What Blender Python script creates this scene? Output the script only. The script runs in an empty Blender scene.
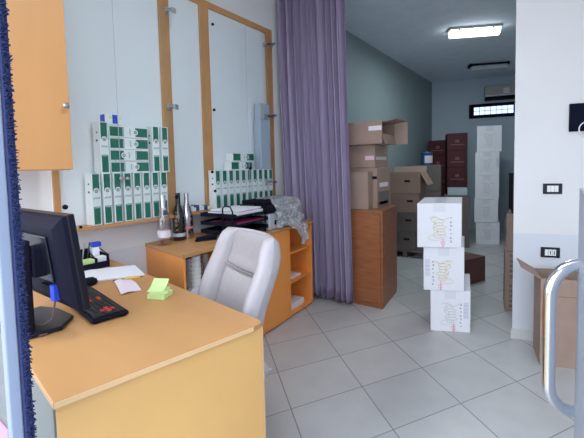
import bpy, bmesh, math, random
from mathutils import Vector, Matrix
from math import sin, cos, pi, radians as R
random.seed(7)
SC = bpy.context.scene
COL = SC.collection

# ------------------------------------------------------------------ camera
F, CX, CY, H = 370.0, 292.0, 190.0, 1.3
YAW, PIT, ROL = R(36), R(3.4), R(1.3)
Fw = Vector((-sin(YAW)*cos(PIT), cos(YAW)*cos(PIT), -sin(PIT)))
R0 = Vector((cos(YAW), sin(YAW), 0)); U0 = R0.cross(Fw)
RR = R0*cos(ROL) - U0*sin(ROL); UU = R0*sin(ROL) + U0*cos(ROL)
cd = bpy.data.cameras.new('camera'); cam = bpy.data.objects.new('camera', cd); COL.objects.link(cam)
M = Matrix((RR, UU, -Fw)).transposed().to_4x4(); M.translation = (0, 0, H)
cam.matrix_world = M
cd.sensor_fit = 'HORIZONTAL'; cd.sensor_width = 36; cd.lens = F/584*36
cd.shift_y = -(219-CY)/584; cd.clip_start = .02
SC.camera = cam

def ray(px, py): return Fw*F + RR*(px-CX) - UU*(py-CY)
def fl(px, py, z=0):                      # surveyed point on a horizontal level
    d = ray(px, py); t = (z-H)/d.z; return Vector((d.x*t, d.y*t, z))
def pl(px, py, a, b):                     # surveyed point on an upright plane
    d = ray(px, py); n = Vector((b[1]-a[1], a[0]-b[0])); t = (n.x*a[0]+n.y*a[1])/(n.x*d.x+n.y*d.y)
    return Vector((d.x*t, d.y*t, H+d.z*t))

# ------------------------------------------------------------------ materials
def mat(name, col, rough=.5, metal=0, noise=0, scale=20, stretch=(1,1,1), bump=0, spec=.5, trans=0, emit=None, es=0, coat=0, col2=None):
    m = bpy.data.materials.new(name); m.use_nodes = True; nt = m.node_tree; N = nt.nodes; L = nt.links
    b = N['Principled BSDF']
    c = (*col, 1); b.inputs['Base Color'].default_value = c
    b.inputs['Roughness'].default_value = rough; b.inputs['Metallic'].default_value = metal
    b.inputs['Specular IOR Level'].default_value = spec
    b.inputs['Transmission Weight'].default_value = trans
    b.inputs['Coat Weight'].default_value = coat
    if emit: b.inputs['Emission Color'].default_value = (*emit, 1); b.inputs['Emission Strength'].default_value = es
    if noise or bump:
        tc = N.new('ShaderNodeTexCoord'); mp = N.new('ShaderNodeMapping'); mp.inputs['Scale'].default_value = stretch
        nz = N.new('ShaderNodeTexNoise'); nz.inputs['Scale'].default_value = scale; nz.inputs['Detail'].default_value = 4
        L.new(tc.outputs['Object'], mp.inputs['Vector']); L.new(mp.outputs['Vector'], nz.inputs['Vector'])
        if noise:
            rp = N.new('ShaderNodeValToRGB'); rp.color_ramp.elements[0].position = .3; rp.color_ramp.elements[1].position = .7
            lo = col2 if col2 else tuple(x*(1-noise) for x in col)
            rp.color_ramp.elements[0].color = (*lo, 1); rp.color_ramp.elements[1].color = c
            L.new(nz.outputs['Fac'], rp.inputs['Fac']); L.new(rp.outputs['Color'], b.inputs['Base Color'])
        if bump:
            bp = N.new('ShaderNodeBump'); bp.inputs['Strength'].default_value = bump; bp.inputs['Distance'].default_value = .01
            L.new(nz.outputs['Fac'], bp.inputs['Height']); L.new(bp.outputs['Normal'], b.inputs['Normal'])
    return m
def glassmat(name, tint, refl=.08, rough=.02, bump=0):
    m = bpy.data.materials.new(name); m.use_nodes = True; nt = m.node_tree; N = nt.nodes; L = nt.links; N.clear()
    o = N.new('ShaderNodeOutputMaterial'); mx = N.new('ShaderNodeMixShader'); t = N.new('ShaderNodeBsdfTransparent'); g = N.new('ShaderNodeBsdfGlossy')
    t.inputs['Color'].default_value = (*tint, 1); g.inputs['Roughness'].default_value = rough
    fr = N.new('ShaderNodeFresnel'); fr.inputs['IOR'].default_value = 1.45
    ad = N.new('ShaderNodeMath'); ad.operation = 'MULTIPLY'; ad.inputs[1].default_value = refl/.035; ad.use_clamp = True
    ge = N.new('ShaderNodeNewGeometry'); iv = N.new('ShaderNodeMath'); iv.operation = 'SUBTRACT'; iv.inputs[0].default_value = 1; L.new(ge.outputs['Backfacing'], iv.inputs[1])
    ad2 = N.new('ShaderNodeMath'); ad2.operation = 'MULTIPLY'; L.new(ad.outputs[0], ad2.inputs[0]); L.new(iv.outputs[0], ad2.inputs[1])
    L.new(fr.outputs[0], ad.inputs[0]); L.new(ad2.outputs[0], mx.inputs[0]); L.new(t.outputs[0], mx.inputs[1]); L.new(g.outputs[0], mx.inputs[2]); L.new(mx.outputs[0], o.inputs[0])
    if bump:
        nz = N.new('ShaderNodeTexNoise'); nz.inputs['Scale'].default_value = 40; bp = N.new('ShaderNodeBump'); bp.inputs['Strength'].default_value = bump; bp.inputs['Distance'].default_value = .02
        L.new(nz.outputs['Fac'], bp.inputs['Height']); L.new(bp.outputs['Normal'], g.inputs['Normal']); L.new(bp.outputs['Normal'], fr.inputs['Normal'])
    return m
def tilemat():
    m = bpy.data.materials.new('floor_tiles'); m.use_nodes = True; nt = m.node_tree; N = nt.nodes; L = nt.links; b = N['Principled BSDF']
    g = N.new('ShaderNodeNewGeometry')
    def mth(op, a, c=None):
        n = N.new('ShaderNodeMath'); n.operation = op
        for i, x in enumerate((a, c)):
            if x is None: continue
            if isinstance(x, (int, float)): n.inputs[i].default_value = x
            else: L.new(x, n.inputs[i])
        return n.outputs[0]
    def axis(vec, off):
        d = N.new('ShaderNodeVectorMath'); d.operation = 'DOT_PRODUCT'; L.new(g.outputs['Position'], d.inputs[0]); d.inputs[1].default_value = vec
        return mth('ADD', d.outputs['Value'], off)
    u = axis((1.449, 1.674, 0), -(1.449*-.93+1.674*1.94)+20); v = axis((-2.366, 1.348, 0), -(-2.366*-.93+1.348*1.94)+20)
    fu, fv = mth('FRACT', u), mth('FRACT', v)
    du, dv = mth('MINIMUM', fu, mth('SUBTRACT', 1, fu)), mth('MINIMUM', fv, mth('SUBTRACT', 1, fv))
    dist = mth('MINIMUM', du, dv)
    gm = mth('LESS_THAN', dist, .0078)
    cu, cv = mth('FLOOR', u), mth('FLOOR', v)
    cb = N.new('ShaderNodeCombineXYZ'); L.new(cu, cb.inputs[0]); L.new(cv, cb.inputs[1])
    wn = N.new('ShaderNodeTexWhiteNoise'); L.new(cb.outputs[0], wn.inputs['Vector'])
    nz = N.new('ShaderNodeTexNoise'); nz.inputs['Scale'].default_value = 6; nz.inputs['Detail'].default_value = 6; L.new(g.outputs['Position'], nz.inputs['Vector'])
    val = mth('ADD', mth('MULTIPLY', wn.outputs['Value'], .35), mth('MULTIPLY', nz.outputs['Fac'], .8))
    rp = N.new('ShaderNodeValToRGB'); rp.color_ramp.elements[0].position = .2; rp.color_ramp.elements[1].position = .9
    rp.color_ramp.elements[0].color = (.44, .445, .45, 1); rp.color_ramp.elements[1].color = (.55, .55, .545, 1); L.new(val, rp.inputs['Fac'])
    mx = N.new('ShaderNodeMix'); mx.data_type = 'RGBA'; L.new(gm, mx.inputs[0]); L.new(rp.outputs[0], mx.inputs[6]); mx.inputs[7].default_value = (.25, .25, .275, 1)
    L.new(mx.outputs[2], b.inputs['Base Color'])
    L.new(mth('ADD', .33, mth('MULTIPLY', gm, .5)), b.inputs['Roughness'])
    bp = N.new('ShaderNodeBump'); bp.inputs['Strength'].default_value = .3; bp.inputs['Distance'].default_value = .003; L.new(mth('SUBTRACT', 1, gm), bp.inputs['Height']); L.new(bp.outputs[0], b.inputs['Normal'])
    return m
def wallmat(name, up, low, hz=.79):
    m = bpy.data.materials.new(name); m.use_nodes = True; nt = m.node_tree; N = nt.nodes; L = nt.links; b = N['Principled BSDF']
    g = N.new('ShaderNodeNewGeometry'); s = N.new('ShaderNodeSeparateXYZ'); L.new(g.outputs['Position'], s.inputs[0])
    c = N.new('ShaderNodeMath'); c.operation = 'LESS_THAN'; L.new(s.outputs[2], c.inputs[0]); c.inputs[1].default_value = hz
    mx = N.new('ShaderNodeMix'); mx.data_type = 'RGBA'; L.new(c.outputs[0], mx.inputs[0]); mx.inputs[6].default_value = (*up, 1); mx.inputs[7].default_value = (*low, 1)
    nz = N.new('ShaderNodeTexNoise'); nz.inputs['Scale'].default_value = 3; nz.inputs['Detail'].default_value = 5; L.new(g.outputs['Position'], nz.inputs['Vector'])
    rp = N.new('ShaderNodeValToRGB'); rp.color_ramp.elements[0].color = (.93, .93, .93, 1); rp.color_ramp.elements[1].color = (1, 1, 1, 1); L.new(nz.outputs['Fac'], rp.inputs[0])
    ml = N.new('ShaderNodeMix'); ml.data_type = 'RGBA'; ml.blend_type = 'MULTIPLY'; ml.inputs[0].default_value = 1; L.new(mx.outputs[2], ml.inputs[6]); L.new(rp.outputs[0], ml.inputs[7])
    L.new(ml.outputs[2], b.inputs['Base Color']); b.inputs['Roughness'].default_value = .7
    n2 = N.new('ShaderNodeTexNoise'); n2.inputs['Scale'].default_value = 60; L.new(g.outputs['Position'], n2.inputs['Vector'])
    bp = N.new('ShaderNodeBump'); bp.inputs['Strength'].default_value = .15; bp.inputs['Distance'].default_value = .004; L.new(n2.outputs['Fac'], bp.inputs['Height']); L.new(bp.outputs[0], b.inputs['Normal'])
    return m

floor_m = tilemat()
wallbk_m = wallmat('store_back_wall_paint', (.55, .66, .74), (.55, .66, .74), .0)
wall_m = wallmat('white_wall_paint', (.78, .775, .78), (.68, .71, .77))
wallb_m = wallmat('store_wall_paint', (.27, .34, .345), (.27, .34, .345), .0)
ceil_m = mat('ceiling_plaster', (.80, .88, .97), .8, noise=.08, scale=8, bump=.5)
skirt_m = mat('skirting_tile', (.62, .62, .62), .4)
orange = mat('orange_laminate', (.66, .33, .125), .38, noise=.12, scale=5, stretch=(1, 1, .2))
lowcab = mat('cabinet_laminate', (.95, .35, .075), .38, noise=.1, scale=5, stretch=(1, 1, .2))
orange_top = mat('desk_laminate', (.56, .285, .105), .45, noise=.08, scale=6, stretch=(.3, 1.5, 1))
orange_edge = mat('edge_band', (.80, .50, .26), .4)
beech = mat('beech_frame', (.55, .28, .11), .42, noise=.2, scale=14, stretch=(1, .3, .3))
grey_lam = mat('grey_laminate', (.17, .17, .15), .5, noise=.05, scale=8)
cherry = mat('cherry_wood', (.36, .13, .05), .4, noise=.35, scale=7, stretch=(1, 1, 6))
cherry_top = mat('cherry_top', (.33, .13, .055), .4, noise=.3, scale=7, stretch=(6, 1, 1))
white_card = mat('white_carton', (.82, .82, .86), .55, noise=.03, scale=15)
brown_card = mat('cardboard', (.35, .24, .19), .75, noise=.12, scale=9)
brown_dark = mat('cardboard_inside', (.27, .17, .11), .8, noise=.1, scale=9)
greybrown = mat('grey_cardboard', (.17, .14, .125), .8, noise=.15, scale=9)
darkred = mat('dark_red_carton', (.11, .018, .025), .6, noise=.2, scale=9)
maroon = mat('maroon_carton', (.13, .045, .04), .6, noise=.2, scale=9)
palebox = mat('pale_blue_carton', (.42, .52, .54), .7, noise=.06, scale=9)
tape_m = mat('packing_tape', (.62, .58, .55), .3)
tapew = mat('white_label', (.75, .70, .72), .5)
labelpink = mat('pink_label', (.75, .5, .58), .5)
black = mat('black_plastic', (.010, .010, .020), .6, spec=.06)
black_gl = mat('black_gloss', (.008, .009, .016), .3, spec=.3)
navy = mat('navy_pile', (.016, .028, .115), .95, noise=.4, scale=300)
alu = mat('pale_aluminium', (.26, .31, .42), .45, metal=0, spec=.6)
bluefilm = mat('blue_grey_film', (.36, .41, .50), .4)
chrome = mat('chrome', (.92, .92, .92), .10, metal=1)
steel = mat('brushed_steel', (.55, .56, .58), .35, metal=1)
curtain_m = mat('purple_curtain', (.33, .27, .40), .85, noise=.22, scale=60, stretch=(1, 1, .06), bump=.3)
leather = mat('pale_leather', (.53, .485, .50), .42, noise=.06, scale=40, bump=.12)
leather_shade = mat('shaded_leather', (.46, .42, .43), .45, noise=.06, scale=40, bump=.12)  # darker leather copy, paints shading into the back panels
seam_m = mat('seam', (.33, .31, .31), .6)
paper = mat('paper', (.80, .81, .85), .7)
pinkpaper = mat('pink_paper', (.82, .70, .78), .7)
noteg = mat('green_notes', (.60, .80, .33), .65)
yellow = mat('yellow_paint', (.85, .55, .06), .45)
redkey = mat('red_keys', (.55, .03, .03), .5)
keym = mat('black_keys', (.012, .012, .014), .55)
blue = mat('blue_plastic', (.02, .06, .55), .4)
green = mat('carton_green', (.006, .155, .095), .4, noise=.15, scale=40)
cwhite = mat('carton_white', (.80, .82, .80), .45)
dark_print = mat('dark_print', (.04, .05, .05), .5)
goldp = mat('gold_print', (.70, .58, .30), .5)
redp = mat('red_print', (.80, .20, .27), .5)
greyp = mat('grey_print', (.50, .51, .62), .5)
winkp = mat('grey_script', (.60, .60, .60), .5)
glass = glassmat('cabinet_glass', (.96, .98, .985), .03)
doorglass = glassmat('door_glass', (.9, .94, .97), .035)
polybag = glassmat('clear_polythene', (.92, .93, .94), .30, .15, .8)
def haze(m, k):
    nt = m.node_tree; N = nt.nodes; o = [n for n in N if n.type == 'OUTPUT_MATERIAL'][0]; src = o.inputs[0].links[0].from_socket
    mx = N.new('ShaderNodeMixShader'); d = N.new('ShaderNodeBsdfDiffuse'); d.inputs[0].default_value = (.85, .87, .9, 1); mx.inputs[0].default_value = k
    nt.links.new(src, mx.inputs[1]); nt.links.new(d.outputs[0], mx.inputs[2]); nt.links.new(mx.outputs[0], o.inputs[0])
haze(polybag, .13)
pinkglass = glassmat('pink_bottle_glass', (.95, .89, .92), .16, .06)
clearplastic = glassmat('clear_cup_plastic', (.82, .85, .9), .3, .2)
silver = mat('silver_foil', (.78, .76, .78), .22, metal=1)
gold = mat('gold_foil', (.75, .5, .08), .3, metal=1)
tube_on = mat('lit_diffuser', (.9, .95, 1), .5, emit=(.86, .96, 1), es=5)
diff_off = mat('frosted_diffuser', (.55, .6, .62), .4)
skypane = mat('daylight_pane', (.5, .6, .8), .3, emit=(.52, .66, 1.0), es=1.6)
acm = mat('air_conditioner_casing', (.42, .40, .38), .5)
darkcab = mat('dark_cabinet', (.05, .045, .06), .5)
pave = mat('pavement', (.42, .42, .42), .9, noise=.2, scale=4)

# ------------------------------------------------------------------ mesh helper
class MB:
    def __init__(s): s.bm = bmesh.new()
    def _fin(s, vs, mi, mtx=None):
        if mtx is not None: bmesh.ops.transform(s.bm, matrix=mtx, verts=list(vs))
        fs = {f for v in vs for f in v.link_faces}
        for f in fs: f.material_index = mi
        return s
    def box(s, lo, hi, mi=0, bev=0, rz=0, rx=0, ry=0, piv=None):
        c = [(a+b)/2 for a, b in zip(lo, hi)]; d = [abs(b-a) for a, b in zip(lo, hi)]
        r = bmesh.ops.create_cube(s.bm, size=1, matrix=Matrix.Diagonal((*d, 1)))
        vs = r['verts']
        if bev:
            es = list({e for v in vs for e in v.link_edges})
            q = bmesh.ops.bevel(s.bm, geom=es, offset=min(bev, min(d)*.45), segments=2, profile=.5, affect='EDGES')
            vs = list({v for f in q['faces'] for v in f.verts} | {v for v in vs if v.is_valid})
            vs = s._island(vs)
        if piv is None: piv = c
        T = Matrix.Translation(Vector(piv)) @ Matrix.Rotation(rz, 4, 'Z') @ Matrix.Rotation(ry, 4, 'Y') @ Matrix.Rotation(rx, 4, 'X') @ Matrix.Translation(Vector(c)-Vector(piv))
        return s._fin(vs, mi, T)
    def _island(s, vs):
        seen = set(vs); st = list(vs)
        while st:
            v = st.pop()
            for e in v.link_edges:
                o = e.other_vert(v)
                if o not in seen: seen.add(o); st.append(o)
        return list(seen)
    def prism(s, pts, z0, z1, mi=0, bev=0):
        a = [s.bm.verts.new((p[0], p[1], z0)) for p in pts]; b = [s.bm.verts.new((p[0], p[1], z1)) for p in pts]
        n = len(pts); s.bm.faces.new(a[::-1]); s.bm.faces.new(b)
        for i in range(n): s.bm.faces.new((a[i], a[(i+1) % n], b[(i+1) % n], b[i]))
        if bev:
            es = list({e for v in a+b for e in v.link_edges})
            q = bmesh.ops.bevel(s.bm, geom=es, offset=bev, segments=2, profile=.5, affect='EDGES')
            vs = s._island(list({v for f in q['faces'] for v in f.verts}))
        else: vs = a+b
        return s._fin(vs, mi)
    def loft(s, rings, mi=0, cap=True, closed=True):
        rv = [[s.bm.verts.new(p) for p in r] for r in rings]; n = len(rv[0])
        for a, b in zip(rv, rv[1:]):
            for i in range(n if closed else n-1): s.bm.faces.new((a[i], a[(i+1) % n], b[(i+1) % n], b[i]))
        if cap: s.bm.faces.new(rv[0][::-1]); s.bm.faces.new(rv[-1])
        return s._fin([v for r in rv for v in r], mi)
    def lathe(s, prof, c=(0, 0, 0), n=24, mi=0, axis='Z'):
        rings = []
        for r, z in prof:
            rings.append([(r*cos(2*pi*i/n), r*sin(2*pi*i/n), z) for i in range(n)])
        rv = [[s.bm.verts.new(p) for p in r] for r in rings]
        for a, b in zip(rv, rv[1:]):
            for i in range(n): s.bm.faces.new((a[i], a[(i+1) % n], b[(i+1) % n], b[i]))
        s.bm.faces.new(rv[0][::-1]); s.bm.faces.new(rv[-1])
        Q = Matrix.Identity(4)
        if axis == 'X': Q = Matrix.Rotation(pi/2, 4, 'Y')
        if axis == 'Y': Q = Matrix.Rotation(-pi/2, 4, 'X')
        return s._fin([v for r in rv for v in r], mi, Matrix.Translation(c) @ Q)
    def tube(s, path, r, n=10, mi=0, flat=None):
        path = [Vector(p) for p in path]; rings = []; prev = None
        for i, p in enumerate(path):
            t = (path[min(i+1, len(path)-1)]-path[max(i-1, 0)]).normalized()
            if prev is None:
                u = t.orthogonal().normalized()
            else:
                u = prev - t*prev.dot(t); u.normalize()
            prev = u; w = t.cross(u); ra = r[i] if isinstance(r, (list, tuple)) else r
            rings.append([p + u*ra*cos(2*pi*k/n) + w*ra*sin(2*pi*k/n) for k in range(n)])
        return s.loft(rings, mi)
    def ribbon(s, pts, w, o, ux, uy, nrm, t=.0006, mi=0):      # flat drawn stroke on a face: o + ux*a + uy*b
        P = [Vector((a, b)) for a, b in pts]; L, Rr = [], []
        for i, p in enumerate(P):
            d = (P[min(i+1, len(P)-1)]-P[max(i-1, 0)]); d = d.normalized() if d.length else Vector((1, 0)); q = Vector((-d.y, d.x))*w/2
            L.append(p+q); Rr.append(p-q)
        rings = []
        for l, r in zip(L, Rr):
            f = lambda v, h: o + ux*v.x + uy*v.y + nrm*h
            rings.append([f(l, 0), f(r, 0), f(r, t), f(l, t)])
        return s.loft(rings, mi)
    def puff(s, fn, nu, nv, T, mi=0, pw=4):      # cushion: fn(u,v)->(point, normal), front swells by T
        A, B = [], []
        for i in range(nu+1):
            ra, rb = [], []
            for j in range(nv+1):
                u, v = i/nu, j/nv; p, n = fn(u, v)
                e = max(0, 1-abs(2*u-1)**pw)**.5*max(0, 1-abs(2*v-1)**(pw+4))**.5
                ra.append(s.bm.verts.new(p+n*T*e)); rb.append(s.bm.verts.new(p-n*.004))
            A.append(ra); B.append(rb)
        vs = [v for r in A+B for v in r]
        for i in range(nu):
            for j in range(nv):
                s.bm.faces.new((A[i][j], A[i+1][j], A[i+1][j+1], A[i][j+1])); s.bm.faces.new((B[i][j], B[i][j+1], B[i+1][j+1], B[i+1][j]))
        for i in range(nu):
            for j in (0, nv):
                q = (A[i][j], B[i][j], B[i+1][j], A[i+1][j]); s.bm.faces.new(q if j == 0 else q[::-1])
        for j in range(nv):
            for i in (0, nu):
                q = (A[i][j], A[i][j+1], B[i][j+1], B[i][j]); s.bm.faces.new(q if i == 0 else q[::-1])
        return s._fin(vs, mi)
    def build(s, name, mats, parent=None, loc=None, smooth=False, rz=0, world=False):
        if world and parent is not None:
            root = parent
            while root.parent: root = root.parent
            mw = Matrix.LocRotScale(root.location, root.rotation_euler, None)
            bmesh.ops.transform(s.bm, matrix=mw.inverted(), verts=s.bm.verts[:])
        elif world and loc is not None:
            bmesh.ops.translate(s.bm, vec=-Vector(loc), verts=s.bm.verts[:])
        bmesh.ops.recalc_face_normals(s.bm, faces=s.bm.faces[:])
        me = bpy.data.meshes.new(name); s.bm.to_mesh(me); s.bm.free()
        for m in (mats if isinstance(mats, (list, tuple)) else [mats]): me.materials.append(m)
        if smooth:
            for p in me.polygons: p.use_smooth = True
            if smooth != 2 and hasattr(me, 'set_sharp_from_angle'): me.set_sharp_from_angle(angle=R(40))
        o = bpy.data.objects.new(name, me); COL.objects.link(o)
        if parent is not None: o.parent = parent
        if loc is not None: o.location = loc
        if rz: o.rotation_euler.z = rz
        return o
def tag(o, label, cat, group=None, kind=None):
    if label: o['label'] = label
    if cat: o['category'] = cat
    if group: o['group'] = group
    if kind: o['kind'] = kind
    return o
def thing(name, label, cat, loc=(0, 0, 0), rz=0, group=None):
    o = bpy.data.objects.new(name, None); o.empty_display_size = .05; COL.objects.link(o); o.location = loc; o.rotation_euler.z = rz
    return tag(o, label, cat, group)
def struct(o, label=None):
    o['kind'] = 'structure'
    if label: o['label'] = label
    return o
def dup(o, loc=None, rz=None, label=None):
    c = o.copy(); COL.objects.link(c)
    if loc is not None: c.location = loc
    if rz is not None: c.rotation_euler.z = rz
    if label: c['label'] = label
    for ch in list(o.children):
        d = ch.copy(); COL.objects.link(d); d.parent = c
        for g in list(ch.children):
            e = g.copy(); COL.objects.link(e); e.parent = d
    return c
ORD = ['first', 'second', 'third', 'fourth', 'fifth', 'sixth', 'seventh', 'eighth', 'ninth', 'tenth']

# ------------------------------------------------------------------ room shell
XW = -2.34                                   # left wall of the front room
XB = -2.13                                   # left wall of the store room
YF = .16                                     # shopfront plane
ZC = 2.95
ZF = 3.2
struct(MB().box((-2.6, -.1, -.1), (2.2, 9.2, 0)).build('floor', floor_m))
struct(MB().box((-2.6, YF, ZF), (2.2, 3.2, ZF+.12)).build('ceiling', mat('front_ceiling_paint', (.78, .78, .78), .8, bump=.3)))
struct(MB().box((-2.6, 3.14, ZC), (2.2, 9.2, ZC+.12)).build('ceiling_store', ceil_m))
struct(MB().box((-2.6, 3.14, ZC+.12), (2.2, 3.2, ZF)).build('wall_header', wall_m))
struct(MB().box((XW-.15, YF, 0), (XW, 3.14, ZF)).build('wall_left', wall_m))
struct(MB().box((XW-.15, 3.14, 0), (XB, 9.2, ZC)).build('wall_left_store', wallb_m))
BA, BB = Vector((-2.2, 7.79)), Vector((2.2, 7.79+4.4*math.tan(R(14))))
struct(MB().prism([BA, BB, BB+Vector((0, .15)), BA+Vector((0, .15))], 0, ZC).build('wall_back', wallbk_m))
JA = Vector((-.272, 3.116)); JD = Vector((cos(R(16)), sin(R(16)))); JN = Vector((-JD.y, JD.x)); JB = JA+JD*2.2
struct(MB().prism([JA, JB, JB+JN*.14, JA+JN*.14+JD*.13], 0, ZC-.001).build('wall_right', wall_m), 'white partition wall right of the store opening')
struct(MB().box((1.75, YF, 0), (1.9, 9.2, ZC-.001)).build('wall_right_side', wall_m))
struct(MB().box((1.75, YF, ZC), (1.9, 3.14, ZF)).build('wall_right_side', wall_m))
sk = MB(); q = JN*-.012
sk.prism([JA+q, JB+q, JB, JA], 0, .075, bev=.002); sk.prism([JA+q-JD*.01, JA+q, JA+JN*.14+JD*.13, JA+JN*.14+JD*.12], 0, .075)
struct(sk.build('baseboard_right', skirt_m))
struct(MB().box((XW-.15, YF, 2.3), (1.9, YF+.12, ZF)).build('wall_front', wall_m))  # unseen wall over the shopfront, added to cut sky light reaching the store
struct(MB().box((-9, -9, -.14), (9, -.1, -.04)).build('ground', pave))

# back window, black frame with bars and a lit pane
w0, w1 = pl(469, 110, BA, BB), pl(517, 108, BA, BB)
bd = (BB-BA).normalized(); bn = Vector((bd.y, -bd.x))
ang = math.atan2(bd.y, bd.x)
zt, zb = pl(490, 103.5, BA, BB).z, pl(490, 117.5, BA, BB).z
wl = (w1-w0).to_2d().length
wroot = thing('window_1', 'small high barred window with a black frame on the back wall', 'window', (w0.x, w0.y, zb), ang); wroot['kind'] = 'structure'
h_ = zt-zb
fr = MB()
for lo, hi in (((0, -.04, 0), (wl, .0, .06)), ((0, -.04, h_-.06), (wl, 0, h_)), ((0, -.04, .06), (.085, 0, h_-.06)), ((wl-.06, -.04, .06), (wl, 0, h_-.06))): fr.box(lo, hi, bev=.004)
fr.build('window_frame', black, wroot)
MB().box((.085, -.012, .06), (wl-.06, -.004, h_-.06)).build('pane', skypane, wroot)
for i in range(6):
    x = .085+(wl-.145)*(i+1)/7; MB().tube([(x, -.025, .06), (x, -.025, h_-.06)], .0045, 6).build('bar', black, wroot)
MB().tube([(.085, -.03, h_*.5), (wl-.06, -.03, h_*.5)], .0045, 6).build('bar', black, wroot)

# ------------------------------------------------------------------ left fixed shopfront leaf with brush seal
def onfront(px, py): return pl(px, py, (-1, YF), (0, YF))
e1 = onfront(19.5, 250).x
lf = thing('door_1', 'pale aluminium shopfront leaf at the left edge with a navy brush strip', 'door', (e1, YF, 0)); lf['kind'] = 'structure'
MB().box((-.024, -.017, 0), (-.0105, -.0045, 2.2), bev=.0015).build('stile', alu, lf)
MB().box((-.9, -.014, .02), (-.0242, -.008, 2.18)).build('pane', doorglass, lf)
MB().box((-.9, -.017, 0), (-.0242, -.0045, .0195)).build('bottom_rail', alu, lf)
MB().box((-.40, -.0165, .70), (-.027, -.0145, .985)).build('notice', mat('pink_notice', (.45, .26, .36), .6), lf)
br = MB(); br.box((-.0125, -.0043, 0), (-.0015, .0035, 2.2))
rng = random.Random(3)
for k in range(1500):
    z = .7+k*1.1/1500; a = rng.uniform(-.9, .9); l = rng.uniform(.0022, .0042); y = rng.uniform(-.004, .0035)
    br.tube([(-.003, y, z), (l*.6*cos(a), y+rng.uniform(-.002, .002), z+l*.6*sin(a)), (l*cos(a*1.2), y+rng.uniform(-.003, .003), z+l*sin(a*1.3))], [.0011, .0009, .0004], 4)
br.build('brush_seal', navy, lf)

# ------------------------------------------------------------------ right glass leaf with chrome pull handle
g0, g1 = Vector((.079, .20)), Vector((.068, 1.31)); gd = (g1-g0).normalized(); gn = Vector((-gd.y, gd.x))
rl = thing('door_2', 'open glass door leaf at the right edge with a chrome pull handle', 'door', (g0.x, g0.y, 0)); rl['kind'] = 'structure'
def leaf(z0, z1, t, t2): return MB().prism([g0+gn*t, g0-gn*t2, g1-gn*t2, g1+gn*t], z0, z1)
leaf(.02, 1.225, .024, .006).build('lower_panel', bluefilm, rl, world=True)
leaf(1.225, 2.2, .005, .005).build('pane', doorglass, rl, world=True)
ha_, hb_ = Vector((-.0184, 1.223)), Vector((.0679, 1.2858)); hdir = (ha_-hb_).normalized()
def hpt(off, z): q = hb_+hdir*off; return Vector((q.x, q.y, z))
zt_, zb_ = 1.019, .598; off = (ha_-hb_).length; rad = .085
path = [hpt(-.0, zt_)] + [hpt(off-rad+rad*sin(a), zt_-rad+rad*cos(a)) for a in [i*pi/16 for i in range(9)]] + [hpt(off-rad+rad*cos(a), zb_+rad-rad*sin(a)) for a in [i*pi/16 for i in range(9)]] + [hpt(-.0, zb_)]
hd = MB().tube(path, .0165, 24).build('handle', chrome, rl, world=True, smooth=True)

# ------------------------------------------------------------------ lamps on the store ceiling
def lamp(label, p0, p1, on):
    a, b = fl(*p0, ZC), fl(*p1, ZC); c = (a+b)/2; d = b-a; L_ = d.length
    t = thing('ceiling_light', label, 'lamp', (c.x, c.y, ZC), math.atan2(d.y, d.x), 'tube lights on the store ceiling')
    MB().box((-L_/2, -.075, -.03), (L_/2, .075, 0), bev=.008).build('base', steel if not on else acm, t)
    pr = [(-.068, -.03), (-.068, -.06), (-.05, -.095), (-.02, -.105), (.02, -.105), (.05, -.095), (.068, -.06), (.068, -.03)]
    m = MB().loft([[(x, y, z) for y, z in pr] for x in (-L_/2+.025, -L_/2+.03, L_/2-.03, L_/2-.025)]).build('diffuser', tube_on if on else diff_off, t)
    for x in (-L_*.32, L_*.32): MB().box((x-.012, -.082, -.05), (x+.012, .082, -.012), bev=.003).build('clip', steel, t)
    if not on:
        MB().box((-L_/2-.005, -.08, -.045), (-L_/2+.03, .08, -.002)).build('end_cap', black, t); MB().box((L_/2-.03, -.08, -.045), (L_/2+.005, .08, -.002)).build('end_cap', black, t)
        MB().box((-L_/2+.03, -.084, -.04), (L_/2-.03, -.0765, -.01)).build('rim', black, t); MB().box((-L_/2+.03, .0765, -.04), (L_/2-.03, .084, -.01)).build('rim', black, t)
    return t
lamp('lit fluorescent tube light nearest on the store ceiling', (448, 29.5), (501, 25.5), True)
lamp('unlit fluorescent light further back on the store ceiling', (469, 65), (508, 62), False)
la = bpy.data.lights.new('tube_light', 'AREA'); la.shape = 'RECTANGLE'; la.size = .6; la.size_y = .1; la.energy = 18; la.color = (.82, .95, 1)
lo = bpy.data.objects.new('tube_light', la); COL.objects.link(lo); c = (fl(448, 29.5, ZC)+fl(501, 25.5, ZC))/2; lo.location = (c.x, c.y, ZC-.115)

ft = thing('ceiling_light', 'added fill tube light on the front room ceiling, out of view above the desk', 'lamp', (-.55, 1.1, ZF), 0)  # unseen fixture and its area light, added to brighten the left wall
MB().box((-.62, -.075, -.03), (.62, .075, 0), bev=.008).build('base', acm, ft)
MB().loft([[(x, y, z) for y, z in [(-.068, -.03), (-.068, -.06), (-.05, -.095), (-.02, -.105), (.02, -.105), (.05, -.095), (.068, -.06), (.068, -.03)]] for x in (-.6, .6)]).build('diffuser', tube_on, ft)
lb2 = bpy.data.lights.new('added_fill_light', 'AREA'); lb2.shape = 'RECTANGLE'; lb2.size = 1.2; lb2.size_y = .14; lb2.energy = 16; lb2.color = (.93, .97, 1)
lo2 = bpy.data.objects.new('added_fill_light', lb2); COL.objects.link(lo2); lo2.location = (-.55, 1.1, ZF-.112)

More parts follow.
